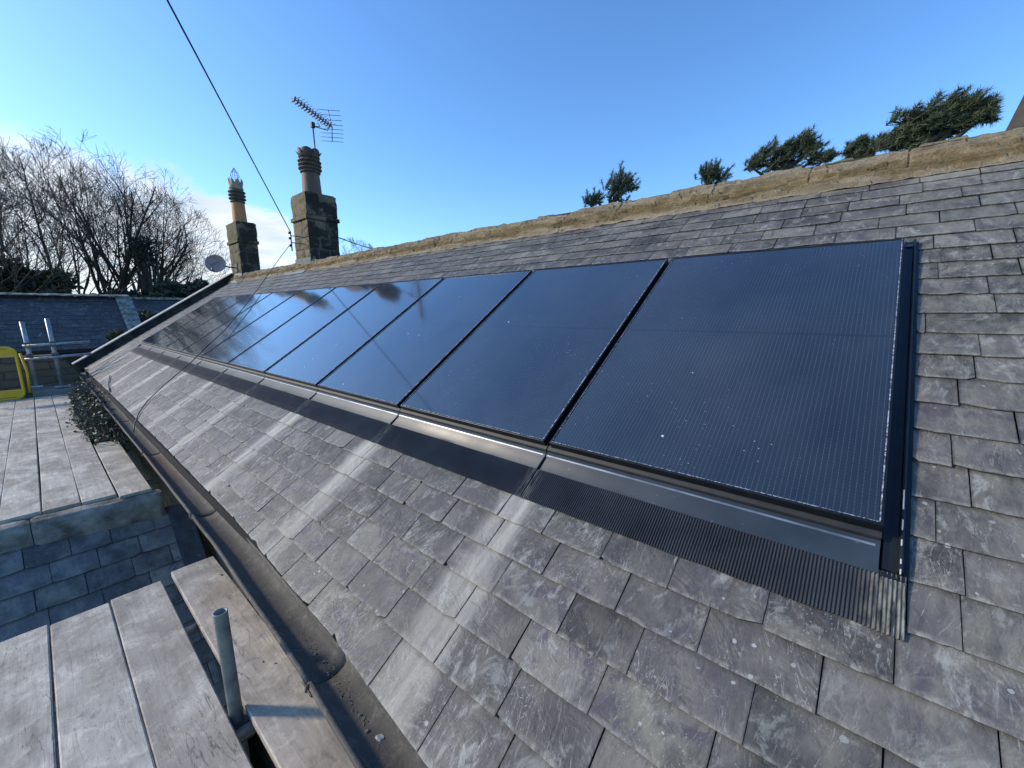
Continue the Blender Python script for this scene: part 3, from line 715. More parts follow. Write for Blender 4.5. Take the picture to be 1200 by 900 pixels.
fr.tube([r_t, end, r_b], .009, 6); fr.build('reflector_frame', M['alu'], ant)
for k in range(8):
    s_ = k/7; c0 = (r_t.lerp(end, s_*2) if s_ < .5 else end.lerp(r_b, (s_-.5)*2))
    mb = MB(); hv = Vector((.78, -.62, 0)); mb.tube([c0-hv*.24, c0+hv*.24], .006, 5); mb.build('reflector_rod', M['alu'], ant)
# satellite dish
dish = thing('satellite_dish', 'faded pink satellite dish on an arm from the farther chimney', 'satellite dish', (BX0, 12.9, 1.85))
dc = on_y(253.5, 310, 12.75); ax = (Vector((-.55, -.82, .30))).normalized(); s1 = ax.orthogonal().normalized(); s2 = ax.cross(s1)
mb = MB()
def dfn(a, b):
    r = .225*b; an = a*2*math.pi
    return dc + (s1*math.cos(an) + s2*math.sin(an)*1.05)*r + ax*(.075*b*b)
mb.grid(dfn, 32, 6); mb.grid(lambda a, b: Vector(dfn(1-a, b)) - ax*.006, 32, 6)
mb.build('dish_bowl', M['dish'], dish)
mb = MB(); arm = dc - s2*0; lo = dc + Vector((0, 0, -.20)) + ax*.04
mb.tube([lo, dc + Vector((0, 0, -.26)) + ax*.24, dc + Vector((0, 0, -.27)) + ax*.30], .012, 6); mb.tube([dc + Vector((0, 0, -.27))+ax*.28, dc+Vector((0, 0, -.20))+ax*.30], .026, 8); mb.build('feed_arm', M['alu'], dish)
mb = MB(); mb.tube([dc-ax*.0, dc-ax*.06, Vector((BX0-.05, 12.95, dc.z-.03)), Vector((BX0+.01, 12.95, dc.z-.03))], .018, 8); mb.box((BX0-.02, 12.87, dc.z-.13), (BX0-.005, 13.03, dc.z+.07)); mb.build('wall_bracket', M['alu'], dish)
mb = MB(); mb.tube([dc+ax*.03+s1*.1-s2*.06, dc+ax*.10, dc+ax*.06-s1*.08+s2*.03], .006, 5); mb.build('lnb_cable', M['cable'], dish)

# ------------------------------------------------------------------ cables and wire bracket
wb = thing('wire_bracket', 'small upright metal cable bracket on the side of the nearer chimney', 'bracket', (AX0, 8.78, 2.0))
bt = on_y(340, 271, 8.78); bb = on_y(340.5, 294, 8.78); 
bx = bt.x
mb = MB(); mb.tube([(bx, 8.78, bt.z), (bx, 8.78, bb.z)], .012, 6)
mb.tube([(bx, 8.78, bt.z-.08), (AX0+.01, 8.78, bt.z-.08)], .009, 6); mb.tube([(bx, 8.78, bb.z+.16), (AX0+.01, 8.78, bb.z+.16)], .009, 6); mb.build('bracket_arm', M['alu'], wb)
for z_ in (bt.z-.03, bt.z-.13, bb.z+.1):
    mb = MB(); mb.tube([(bx-.02, 8.78, z_-.02), (bx-.02, 8.78, z_+.02)], .022, 8); mb.build('insulator', M['black'], wb)
def sag(a, b, s, n=16): return [a.lerp(b, i/n) - Vector((0, 0, s*4*(i/n)*(1-i/n))) for i in range(n+1)]
A_ = Vector((bx, 8.78, bt.z-.01)); far = CAM + ray(190, -10)*4.2
farpt = CAM + ray(196, 0)*3.4
dirw = (farpt - A_); mb = MB(); mb.tube(sag(A_, A_+dirw*2.2, .0), .0085, 6); tag(mb.build('overhead_cable', M['cable']), 'black overhead cable running from the chimney bracket up out of view', 'cable')
pts = [on_y(340, 286, 8.74)]
for px, py, n_ in [(325, 306, .05), (308, 330, .05), (288, 357, .05), (262, 388, .05), (240, 408, .03), (222, 426, .0), (205, 440, -.02), (190, 453, -.045), (172, 470, -.05), (162, 484, -.055), (157, 497, -.055), (156, 506, -.05)]:
    d = ray(px, py); Nn = Vector((-ST, 0, CT)); k = (n_-Nn.dot(CAM))/Nn.dot(d); pts.append(CAM + d*k)
mb = MB(); mb.tube(pts, .006, 6); tag(mb.build('hanging_cable', M['cable']), 'thin black cable trailing from the chimney bracket down across panels and slates to the gutter', 'cable')
q0 = Vector((AX1+.01, 8.75, 2.14)); d = ray(470, 290); q1 = CAM + d*(30/d.length)
mb = MB(); mb.tube(sag(q0, q1, .25), .012, 6); tag(mb.build('telephone_wire', M['cable']), 'thin wire leaving the right side of the nearer chimney towards the distance', 'cable')
# short curl of wire on the slates
pts = []
for px, py in [(128, 440), (127, 446), (126, 452), (128, 459)]:
    d = ray(px, py); Nn = Vector((-ST, 0, CT)); k = (-.05-Nn.dot(CAM))/Nn.dot(d); pts.append(CAM + d*k)
mb = MB(); mb.tube(pts, .007, 6); tag(mb.build('wire_offcut', M['cable']), 'short curl of black wire lying on the slates above the shrub', 'wire')

# ------------------------------------------------------------------ scaffold deck
DZ = -1.0
def board(x0, x1, y0, y1, label, mat='board', z=DZ, skew=0.0, seed=0, group='scaffold boards'):
    r = random.Random(seed); mb = MB(); L = y1-y0; n = max(8, int(L/.12)); c = (r.random(), r.random(), r.random())
    prof = [(x0+.004, z-.038), (x0, z-.034), (x0, z-.005), (x0+.005, z), (x0+(x1-x0)*.33, z+.0008), (x0+(x1-x0)*.66, z+.0008), (x1-.005, z), (x1, z-.005), (x1, z-.034), (x1-.004, z-.038)]
    b = len(mb.v); m_ = len(prof); bend = r.uniform(-.004, .004)
    for i in range(n+1):
        t = i/n
        for k, (x, zz) in enumerate(prof):
            e = mnoise.noise(Vector((x*5, t*L*2+seed*7, seed)))*.0010
            yy = y0+L*t + (mnoise.noise(Vector((x*30, seed, t)))*.006 if i in (0, n) else 0) + skew*(x-x0)
            mb.v.append((x+e+bend*math.sin(t*math.pi), yy, zz+e*.8))
    for i in range(n):
        for k in range(m_):
            k2 = (k+1) % m_; mb.face([b+i*m_+k, b+(i+1)*m_+k, b+(i+1)*m_+k2, b+i*m_+k2], c, False)
    mb.face([b+k for k in range(m_)], c); mb.face([b+n*m_+k for k in reversed(range(m_))], c)
    o = mb.build('scaffold_board', M[mat]); return tag(o, label, 'scaffold board', group)
nb = 'near scaffold deck boards'
board(-2.050, -1.826, -.8, 3.15, 'near scaffold board cut by the left edge of the photo', seed=1, group=nb)
board(-1.820, -1.597, -.8, 3.14, 'near grey scaffold board, leftmost wholly seen, beside the deep scratched one', seed=2, group=nb)
board(-1.591, -1.370, -.8, 3.12, 'near scaffold board with long scratches, second from the gap', seed=3, group=nb)
board(-1.364, -1.142, -.8, 3.14, 'near scaffold board on the left of the gap with the tube', seed=4, group=nb)
board(-1.088, -.864, -.8, 3.20, 'brown stained near scaffold board running under the gutter', 'board_warm', seed=5, group=nb)
fb = 'far scaffold deck boards'
for i, (x0, x1) in enumerate(((-2.49, -2.27), (-2.265, -2.045), (-2.04, -1.822), (-1.816, -1.596), (-1.59, -1.374), (-1.368, -1.152))):
    wh = ['leftmost', 'second leftmost', 'third', 'fourth', 'fifth', 'sixth'][i]
    board(x0, x1, 4.97-.05*(x0+1.15)*2, 8.30, 'scaffold board running back from the stone ridge, %s from left' % wh, seed=20+i, group=fb)
    board(x0, x1, 8.315, 12.05, 'scaffold board ending at the yellow gate wall, %s from left' % wh, seed=30+i, group=fb)
board(-1.142, -.925, 4.90, 7.15, 'short brownish scaffold board between the stone ridge and the shrub', seed=40, group=fb)
board(-1.10, -.92, 9.9, 12.05, 'scaffold board behind the shrub near the far stone wall', seed=41, group=fb)

def coupler(mb, p, s=.04):
    mb.box((-s, -s*.9, -s), (s, s*.9, s), M=Matrix.Translation(p)); mb.tube([Vector(p)+Vector((s*.5, -s*1.5, 0)), Vector(p)+Vector((s*.5, s*1.4, 0))], s*.25, 6)
    mb.tube([Vector(p)+Vector((-s*.5, -s*1.5, 0)), Vector(p)+Vector((-s*.5, s*1.4, 0))], s*.25, 6)
st = thing('scaffold_standard', 'short upright scaffold tube poking up through the gap between near boards', 'scaffold tube', (-1.117, 1.86, GROUND))
mb = MB(); mb.tube([(-1.117, 1.86, GROUND), (-1.117, 1.86, -1.0), (-1.119, 1.86, -.552)], .0242, 24, False)
mb.lathe([(.0242, 0), (.0240, .002), (.0205, .002), (.0200, -.30)], (-1.119, 1.86, -.552), 24); mb.build('tube', M['galv_dull'], st)
mb = MB(); coupler(mb, (-1.115, 1.86, -1.09), .042); mb.build('coupler', M['lead_dull'], st)
for i, yy in enumerate((.35, 1.80, 2.62)):
    mb = MB(); mb.tube([(-2.3, yy, -1.066), (-.72, yy, -1.066)], .0242, 16); o = mb.build('scaffold_transom', M['galv'])
    tag(o, ['cross tube under the near boards, nearest the camera', 'cross tube seen in the gap at the foot of the short upright tube', 'cross tube seen in the gap near the far end of the near boards'][i], 'scaffold tube', 'scaffold cross tubes')
for i, yy in enumerate((5.3, 6.9, 8.3, 10.2, 11.8)):
    mb = MB(); mb.tube([(-2.8, yy, -1.066), (-.70, yy, -1.066)], .0242, 10); o = mb.build('scaffold_transom', M['galv'])
    tag(o, 'cross tube carrying the far boards, number %d counting from the stone ridge' % (i+1) if False else ['cross tube just behind the stone ridge under the far boards', 'cross tube under the short brownish board', 'cross tube under the joint of the two far board runs', 'cross tube under the far boards beside the shrub', 'cross tube under the rear end of the far boards'][i], 'scaffold tube', 'scaffold cross tubes')
# far uprights and rails
SY = 12.3
def sx(px, py): return on_y(px, py, SY)
for i, (pt, pb) in enumerate((((24.5, 377), (42.5, 451)), ((54, 373), (72, 451)))):
    a, b = sx(*pt), sx(*pb); x_ = (a.x+b.x)/2
    t = thing('scaffold_upright', ['left one of two galvanised scaffold uprights before the far slate roof', 'right one of two galvanised scaffold uprights before the far slate roof'][i], 'scaffold tube', (x_, SY, b.z), group='scaffold uprights at the far end')
    mb = MB(); mb.tube([(x_+.01, SY, b.z-.02), (x_-.01, SY, a.z)], .034, 12); mb.build('tube', M['galv'], t)
    mb = MB(); mb.box((x_-.09, SY-.07, b.z-.04), (x_+.09, SY+.07, b.z-.015)); mb.build('base_plate', M['galv'], t, bevel=.005)
    for zz_ in (404, 417.5):
        mb = MB(); coupler(mb, (x_, SY-.03, sx(40, zz_).z), .05); mb.build('coupler', M['lead_dull'], t)
for i, (pa, pb) in enumerate((((25.5, 405.8), (105, 400.2)), ((28, 421.5), (107, 414.5)))):
    a, b = on_y(*pa, SY-.07), on_y(*pb, SY-.07); z_ = (a.z+b.z)/2
    mb = MB(); mb.tube([(a.x, SY-.07, a.z), (b.x, SY-.07, b.z)], .027, 10); o = mb.build('scaffold_rail', M['galv'])
    tag(o, ['upper horizontal rail clamped across the two scaffold uprights', 'lower horizontal rail across the scaffold uprights, ending at the roof verge'][i], 'scaffold tube', 'scaffold rails')
# yellow gate
gt = thing('scaffold_gate', 'yellow plastic scaffold safety gate at the far left end of the boards', 'gate', (-2.2, 12.05, DZ))
gz1, gz0 = -.03, -.985; gx1, gx0 = -1.70, -2.75
def rrect(x0, x1, z0, z1, r, y): 
    out = []
    for (cx, cz, a0) in ((x1-r, z1-r, 0), (x0+r, z1-r, 90), (x0+r, z0+r, 180), (x1-r, z0+r, 270)):
        for k in range(5): a = R_(a0+22.5*k); out.append((cx+r*math.cos(a), y, cz+r*math.sin(a)))
    return out+[out[0]]
mb = MB(); mb.tube(rrect(gx0, gx1, gz0, gz1, .11, 12.05), .022, 8, False); mb.build('gate_frame', M['yellow'], gt)
mb = MB(); mb.tube([(gx1+.05, 12.12, gz1-.12), (gx1+.09, 12.12, (gz0+gz1)/2), (gx1+.07, 12.12, gz0+.08)], .018, 8); mb.build('hinge_bar', M['yellow'], gt)
for z0, z1 in ((gz0+.03, gz0+.17), (gz1-.16, gz1-.03)):
    mb = MB(); mb.box((gx0+.03, 12.04, z0), (gx1-.02, 12.055, z1)); mb.build('infill_panel', M['yellow'], gt, bevel=.004)

# ------------------------------------------------------------------ porch between the decks
porch = thing('slate_porch', 'low slate roofed porch between the two scaffold decks under a stone ridge', 'porch', (-1.6, 4.2, GROUND))
PA = R_(40); PYr, PZr = 4.86, -1.20
# local x = up the slope -> world +y/up ; local y = along X
EP = Matrix(((0, -1, 0), (math.cos(PA), 0, -math.sin(PA)), (math.sin(PA), 0, math.cos(PA)))).to_euler()
mb = MB(); r6 = random.Random(9)
slating(mb, 11, -1.98, .18, .80, 3.1, .262, r6, n0=0.0, th=.016, wr=.03, chip=.6)
mb.build('porch_slates', M['slate_dark'], porch, loc=(0, PYr, PZr-.01), rot=EP)
mb = MB(); mb.box((-2.0, .70, -.05), (-.01, 3.1, -.018)); mb.build('porch_underlay', M['black'], porch, loc=(0, PYr, PZr-.01), rot=EP)
mb = MB(); mb.box((-1.7, .70, -.004), (-.02, .86, .006)); mb.build('lead_valley', M['lead_dull'], porch, loc=(0, PYr, PZr+.012), rot=EP)
mb = MB()
def sfn(x0, x1, sd):
    prof = [(4.80, -1.285), (4.788, -1.20), (4.80, -1.075), (4.835, -1.035), (4.90, -1.022), (4.96, -1.03), (4.985, -1.06), (4.985, -1.3)]
    def fn(a, b):
        x = x0+(x1-x0)*b; k = a*(len(prof)-1); i = min(int(k), len(prof)-2); t = k-i
        y = prof[i][0]*(1-t)+prof[i+1][0]*t; z = prof[i][1]*(1-t)+prof[i+1][1]*t
        d = mnoise.fractal(Vector((x*7, y*7, z*7+sd)), 1, 2.1, 4)*.007
        ed = .012*max(0, 1-min(b, 1-b)*(x1-x0)/.03)
        return (x, y - (x+.88)*.09 + d + (ed if y < 4.85 else -ed), z + d*.8 - ed)
    return fn
for k, (x0, x1) in enumerate(((-3.1, -2.38), (-2.375, -1.665), (-1.66, -.87))):
    mb.grid(sfn(x0, x1, k*3), 28, 60)
    f0 = sfn(x0, x1, k*3); 
    for bb_ in (0, 1):
        pts = [f0(i/14, bb_) for i in range(15)]; mb.add(pts, [tuple(range(15)) if bb_ == 0 else tuple(reversed(range(15)))])
mb.build('ridge_coping', M['stonecoping'], porch)
mb = MB(); mb.box((-3.1, 3.4, GROUND), (-.9, 6.2, -2.6)); mb.add([(-3.1, 4.90, -1.26), (-.80, 4.90, -1.26), (-.80, 6.6, -2.6), (-3.1, 6.6, -2.6)], [(0, 1, 2, 3)]); mb.build('porch_wall', M['rubble'], porch)

# ------------------------------------------------------------------ shrub in the gutter gap
sh = thing('leafy_shrub', 'dark leafy shrub growing up between the far boards and the gutter', 'shrub', (-1.05, 9, GROUND))
rs = random.Random(21); mb = MB(); ml = MB()
def leaf(mb, p, s, r, up=.3):
    d = Vector((r.gauss(0, 1), r.gauss(0, 1), r.gauss(up, 1))).normalized(); w = d.orthogonal().normalized(); w = (Matrix.Rotation(r.uniform(0, 6.3), 3, d) @ w)*s*.30
    t = p + d*s; md = p+d*s*.5
    mb.add([p, md+w, t, md-w], [(0, 1, 2, 3)])
for i in range(230):
    y0 = rs.uniform(6.9, 11.2); x0 = rs.uniform(-1.14, -.90) + (.0 if y0 < 9.5 else .03)
    if y0 > 7.6 and y0 < 9.9: x0 -= rs.uniform(0, .06)
    top = -1.0 + rs.uniform(.02, .42)*(1.0 if y0 > 7.3 else .55)
    p_ = Vector((x0, y0, -1.7)); pts = [p_]
    q_ = Vector((x0+rs.uniform(-.05, .09), y0+rs.uniform(-.15, .15), -1.15)); pts.append(q_)
    tipp = Vector((x0+rs.uniform(-.12, .18), y0+rs.uniform(-.3, .3), top)); pts.append(tipp)
    mb.tube(pts, [.008, .006, .002], 4)
    for k in range(36):
        t = rs.random()**.7; p1 = pts[1].lerp(pts[2], t) + Vector((rs.gauss(0, .035), rs.gauss(0, .06), rs.gauss(0, .04)))
        if p1.x > -.83: continue
        leaf(ml, p1, rs.choice((.018, .028, .04, .055))*rs.uniform(.7, 1.2), rs)
mb.build('stem', M['bark'], sh); ml.build('foliage', M['leaf'], sh)

# ------------------------------------------------------------------ far wall, slab, outbuilding
wl = thing('stone_boundary_wall', 'rough stone wall with a raked top behind the scaffold uprights', 'wall', (-1.6, 13.0, GROUND))
a, b, c_, d_ = on_y(69, 420, 12.9), on_y(97, 441, 12.9), on_y(104, 452, 12.9), on_y(0, 419, 12.9)
ylist = (12.9, 13.2); V = []
for y_ in ylist: V += [(-9, y_, -.2), (a.x-.02, y_, -.27), (b.x, y_, b.z), (b.x+.35, y_, b.z-.25), (b.x+.35, y_, GROUND), (-9, y_, GROUND)]
mb = MB(); mb.add(V, [(5,4,3,2,1,0), (6,7,8,9,10,11), (0,1,7,6), (1,2,8,7), (2,3,9,8), (3,4,10,9), (5,0,6,11)]); mb.build('wall_stones', M['rubble'], wl)
e, f_ = on_y(38, 463, 12.2), on_y(97, 458, 12.2)
mb = MB(); mb.box((e.x, 12.16, -1.10), (f_.x+.25, 12.88, -.90)); mb.build('slab', M['concrete'], wl, bevel=.01)

ob = thing('slate_outbuilding', 'low stone outbuilding with dark slate roof and lichened coping beyond the scaffold', 'outbuilding', (-4, 17, GROUND))
OR = on_y(145, 348, 17.0); RX = OR.x; RZ = on_y(70, 347.5, 17).z; EZ = on_y(60, 410, 14.9).z
oa = math.atan2(RZ-EZ, 2.1); sl = math.hypot(RZ-EZ, 2.1)
EO = Matrix(((0, -1, 0), (math.cos(oa), 0, -math.sin(oa)), (math.sin(oa), 0, math.cos(oa)))).to_euler()
mb = MB(); r7 = random.Random(4); rows = 13; gg = sl/rows
slating(mb, rows, -sl, gg, -RX+.20, 9.0, .30, r7, n0=0, th=.016, wr=.04, chip=.6)
mb.build('outbuilding_slates', M['slate_far'], ob, loc=(0, 17, RZ), rot=EO)
mb = MB(); mb.box((-sl+.02, -RX+.1, -.06), (0, 9, -.02)); mb.build('roof_underlay', M['black'], ob, loc=(0, 17, RZ), rot=EO)
mb = MB(); mb.grid(lambda a, b: (-sl*1.02*(1-a)+.02, -RX-.13+.34*b, .05+.02*math.sin(b*math.pi)+mnoise.noise(Vector((a*9, b*3, 0)))*.015), 30, 6)
mb.box((-sl, -RX-.13, -.2), (0, -RX-.115, .045)); mb.box((-sl, -RX+.19, -.05), (0, -RX+.205, .05)); mb.build('gable_coping', M['lichen'], ob, loc=(0, 17, RZ), rot=EO)
mb = MB(); mb.grid(lambda a, b: (-9+(9+RX+.1)*a, 16.86+.28*b, RZ+.03+.05*math.sin(b*math.pi)+mnoise.noise(Vector((a*80, b*2, 0)))*.02), 120, 6); mb.build('ridge_tiles', M['lichen'], ob)
mb = MB(); mb.add([(-9, 17, RZ-.02), (RX, 17, RZ-.02), (RX, 19.2, EZ), (-9, 19.2, EZ)], [(0, 1, 2, 3)]); mb.build('rear_slope', M['slate_far'], ob)
mb = MB(); mb.box((-9, 15.1, GROUND), (RX-.02, 15.4, EZ+.05)); mb.box((-9, 18.7, GROUND), (RX-.02, 19, EZ+.02))
mb.add([(RX+.02, 15.1, GROUND), (RX+.02, 19, GROUND), (RX+.02, 19, EZ), (RX+.02, 17, RZ-.1), (RX+.02, 15.1, EZ)], [(0, 1, 2, 3, 4)])
mb.build('wall', M['rubble'], ob)
mb = MB(); mb.box((-9, 14.85, EZ-.09), (RX-.05, 14.97, EZ-.01)); mb.build('eaves_gutter', M['black'], ob)
# lower dark lean-to beyond its gable
lt = thing('lean_to_shed', 'low dark slate shed roof between the outbuilding gable and the verge', 'shed', (2.5, 20, GROUND))
L0, L1 = on_dist(146, 350, 20.5), on_dist(262, 352, 20.5)
mb = MB(); r8 = random.Random(8); la = R_(32); lz = L0.z
EL = Matrix(((0, -1, 0), (math.cos(la), 0, -math.sin(la)), (math.sin(la), 0, math.cos(la)))).to_euler()
slating(mb, 14, -2.8, .2, -6.5, -RX-.0, .3, r8, n0=0, th=.014, wr=.04)
mb.build('shed_slates', M['slate_far'], lt, loc=(0, 20.3, lz), rot=EL)
mb = MB(); mb.box((-2.8, -6.5, -.06), (0, -RX, -.02)); mb.build('roof_underlay', M['black'], lt, loc=(0, 20.3, lz), rot=EL)
mb = MB(); mb.box((RX, 20.2, lz-.02), (6.5, 20.42, lz+.06)); mb.build('shed_ridge', M['lichen'], lt)
mb = MB(); mb.box((RX+.3, 18.2, GROUND), (6.4, 22, lz-1.4)); mb.build('shed_wall', M['rubble'], lt)

# neighbour's pointed roof at the right edge of view
nr = on_dist(1200, 112, 9.0)
tr = thing('neighbour_roof', 'brown pointed roof end just showing above the ridge at the right edge', 'roof', (nr.x+1.6, nr.y-1.0, GROUND))
pk_ = on_dist(1262, -10, 9.6); lo_ = on_dist(1168, 172, 8.7)
mb = MB(); apx = Vector((pk_.x, pk_.y, pk_.z)); 
sidevec = Vector((-(nr-CAM).y, (nr-CAM).x, 0)).normalized()   # to the left as seen
bl = Vector((lo_.x, lo_.y, lo_.z-.5)) 
e1 = lo_ + (lo_-apx)*.5
ins = -sidevec*.20
nb_ = (lo_-apx).normalized()
fw = Vector(((CAM-apx).x, (CAM-apx).y, 0)).normalized()
V = [apx, e1, e1+ins*1.2-Vector((0,0,.05)), apx+ins*.6-Vector((0,0,.35))]
V2 = [p_ - fw*.9 for p_ in V]
mb.add(V+V2, [(0,1,2,3),(4,7,6,5),(0,4,5,1),(1,5,6,2),(2,6,7,3)]); mb.build('bargeboard', basic('grey brown timber', (.05, .038, .03), (.09, .07, .055), 5, .85), tr)
V = [apx+ins*.6-Vector((0,0,.35)), e1+ins*1.2-Vector((0,0,.05)), e1-sidevec*3-Vector((0,0,.4)), apx-sidevec*1.4-Vector((0,0,1.0))]; V = [p_-fw*.06 for p_ in V]
mb = MB(); mb.add(V, [(0,1,2,3)]); mb.add([p_-fw*.8 for p_ in V], [(3,2,1,0)]); mb.build('gable', basic('dark brown boarding', (.03, .02, .016), (.06, .042, .034), 4, .85), tr)
mb = MB(); g0 = e1 - fw*.4 - sidevec*1.2; mb.box((g0.x-.9, g0.y-.9, GROUND), (g0.x+.9, g0.y+.9, e1.z-.25)); mb.build('wall', M['rubble'], tr)

# ------------------------------------------------------------------ bare trees
def bare_tree(px, D, top_py, label, seed, spread=.42, lean=0.0, name='bare_tree', grp='bare winter trees on the left', trunk_frac=.26, detail=5, width=1.0, n_limb=5, tr_=1.0):
    r = random.Random(seed); base = on_dist(px, 364, D); base.z = GROUND
    H = on_dist(px, top_py, D).z - GROUND
    root = thing(name, label, 'tree', base, group=grp)
    mt, mbr = MB(), MB()
    right = Vector(((ray(px+50, 364) - ray(px, 364)).x, (ray(px+50, 364) - ray(px, 364)).y, 0)).normalized()
    ec = base + right*(lean*H*.5) + Vector((0, 0, H*.58)); ev = H*.43; eh = H*.30*width
    LV = [trunk_frac, .50, .30, .17, .095, .055, .03]
    KN = [n_limb, 5, 5, 4, 4, 3]
    def grow(p, d, L, rad, lev, az0=0.0):
        n = (5, 8, 6, 5, 4, 3, 2)[lev]; pts = [p]; rads = [rad]; dd = d.copy(); q = p.copy(); ks = []
        cur = Vector((r.gauss(0, 1), r.gauss(0, 1), 0))*.022
        for i in range(1, n+1):
            wob = (.03, .05, .075, .10, .12, .14, .14)[lev]
            dd = (dd + cur + Vector((r.gauss(0, wob), r.gauss(0, wob), r.gauss(0, wob*.6) + (0, .06, .04, .025, .01, 0, 0)[lev]))).normalized()
            q = q + dd*(L/n)
            if lev and ((q-ec).x**2+(q-ec).y**2)/eh**2 + ((q-ec).z/ev)**2 > 1.0 + r.gauss(0, .05): break
            pts.append(q.copy()); rads.append(rad*(1-(.35 if lev == 0 else .72)*i/n)); ks.append((q.copy(), dd.copy(), rads[-1]))
        if len(pts) < 2: return
        n = len(pts)-1
        target = mt if lev == 0 else mbr
        target.tube(pts, [max(x, .0065) for x in rads], 8 if lev == 0 else (5 if lev < 3 else 3), False)
        if lev >= detail: return
        kn = KN[lev]
        for k in range(kn):
            t = (.35 + .65*(k+.6)/kn) if lev == 0 else (.22 + .76*(k+r.random())/kn)
            i = min(n-1, int(t*n)); q0, d0, r0 = ks[i]
            ang = r.uniform(.30, .95)*spread*2.1 if lev == 0 else r.uniform(.32, .68)
            axx = d0.orthogonal().normalized(); axx = Matrix.Rotation((k*2.4+r.uniform(-.4, .4)) if lev < 2 else r.uniform(0, 6.28), 3, d0) @ axx
            dn = (Matrix.Rotation(ang, 3, axx) @ d0).normalized()
            grow(q0, dn, H*LV[lev+1]*r.uniform(.75, 1.15)*(1.12-.45*t if lev else 1), max(r0*r.uniform(.5, .74), .008), lev+1)
        if lev < 2: grow(pts[-1], dd, H*LV[lev+1], rads[-1]*.95, lev+1)
    grow(base + Vector((0, 0, 0)), (Vector((0, 0, 1)) + right*lean).normalized(), H*trunk_frac, H*.017*tr_, 0)
    mt.build('trunk', M['bark'], root); mbr.build('branches', M['twig'], root)
bare_tree(84, 33, 172, 'large bare tree left of the tallest, seen above the outbuilding roof', 3, lean=-.05, width=1.1, n_limb=6)
bare_tree(127, 34, 163, 'tallest broad bare tree in the middle of the bare trees', 14, lean=.03, width=1.05, tr_=1.25, n_limb=6)
bare_tree(166, 36, 186, 'bare tree with a forked crown right of the tallest tree', 25, lean=.07, width=1.1)
bare_tree(188, 38, 232, 'rightmost bare tree spreading low towards the chimneys', 37, lean=.16, width=1.2)
bare_tree(38, 36, 198, 'bare tree leaning left behind the yellow gate', 41, lean=-.10, width=1.1)
bare_tree(-30, 27, 178, 'bare tree entering from the left edge of the photo', 53, lean=.02, width=1.0)
bare_tree(416, 60, 280, 'small distant bare tree right of the nearer chimney', 66, grp=None, detail=5, width=1.3, n_limb=6, trunk_frac=.3, tr_=.6)

def leafy(px, py, D, wpx, hpx, label, seed, mat='hedge', n=2600, s=.16, name='evergreen_bush', cat='bush', grp=None):
    r = random.Random(seed); c = on_dist(px, py, D); depth = (c-CAM).dot(Vector((.747, .641, -.177))); k = depth/478.28
    rx, rz = wpx*.5*k, hpx*.5*k; base = Vector((c.x, c.y, GROUND))
    root = thing(name, label, cat, base, group=grp); mb = MB(); tb = MB()
    lat = Vector(((ray(px+50, 364) - ray(px, 364)).x, (ray(px+50, 364) - ray(px, 364)).y, 0)).normalized(); dep = Vector((-lat.y, lat.x, 0))
    for i in range(26):
        o = Vector((r.gauss(0, .5), r.gauss(0, .5), r.uniform(-.9, .65))); 
        if o.length > 1: o.normalize(); o *= .85
        cc = c + lat*o.x*rx + dep*o.y*rx + Vector((0, 0, o.z*rz)); rr_ = r.uniform(.22, .42)*min(rx, rz*1.4)
        tb.tube([base+Vector((0, 0, .3)), base.lerp(cc, .6)+Vector((0, 0, .2)), cc], [.12, .06, .02], 5, False)
        for j in range(n//26):
            q = Vector((r.gauss(0, 1), r.gauss(0, 1), r.gauss(0, 1))).normalized()*rr_*r.random()**.35
            leaf(mb, cc+q, s*r.uniform(.6, 1.4), r)
    mb.build('foliage', M[mat], root); tb.build('stem', M['bark'], root)
hg = 'evergreen bushes beyond the outbuilding'
leafy(14, 338, 30, 100, 66, 'dark evergreen mass behind the outbuilding ridge at the left edge', 1, grp=hg, n=6000, s=.3)
leafy(85, 357, 31, 70, 16, 'low evergreen clump behind the outbuilding ridge under the largest trunks', 8, grp=hg, n=2400, s=.3)
leafy(135, 352, 30, 50, 24, 'low evergreen clump behind the right end of the outbuilding ridge', 9, grp=hg, n=2400, s=.3)
leafy(232, 350, 29, 85, 50, 'dark rounded evergreen just left of the satellite dish', 2, grp=hg, n=6000, s=.28)
leafy(185, 362, 28, 85, 42, 'dark evergreen behind the shed roof', 3, grp=hg, n=5000, s=.28)
leafy(168, 296, 32, 46, 34, 'dark ivy clump high among the bare trees', 4, n=900, s=.2, name='ivy_clump', cat='ivy')
leafy(166, 375, 19, 34, 20, 'greyish bush beside the outbuilding gable', 5, 'leaf', grp=hg, n=1500, s=.14)
leafy(138, 394, 14.5, 22, 12, 'ragged brown weed tuft at the outbuilding eaves', 6, 'moss', n=900, s=.09, name='weed_tuft', cat='weeds')
mb = MB()   # far wood line
tw = MB(); r9 = random.Random(77)
for i in range(26000):
    a = r9.uniform(R_(8), R_(118)); D = 90 + r9.uniform(-6, 6)
    hgt = 3.0 + 2.2*mnoise.noise(Vector((a*9, 1, 0))) + 1.2*mnoise.noise(Vector((a*40, 2, 0)))
    leaf(tw, Vector((CAM.x + D*math.cos(a), CAM.y + D*math.sin(a), GROUND + r9.random()**.6*(hgt+3.2))), 1.0, r9)
tag(tw.build('distant_wood', M['hedge']), 'dark far wood line low on the horizon', 'wood', kind='stuff')

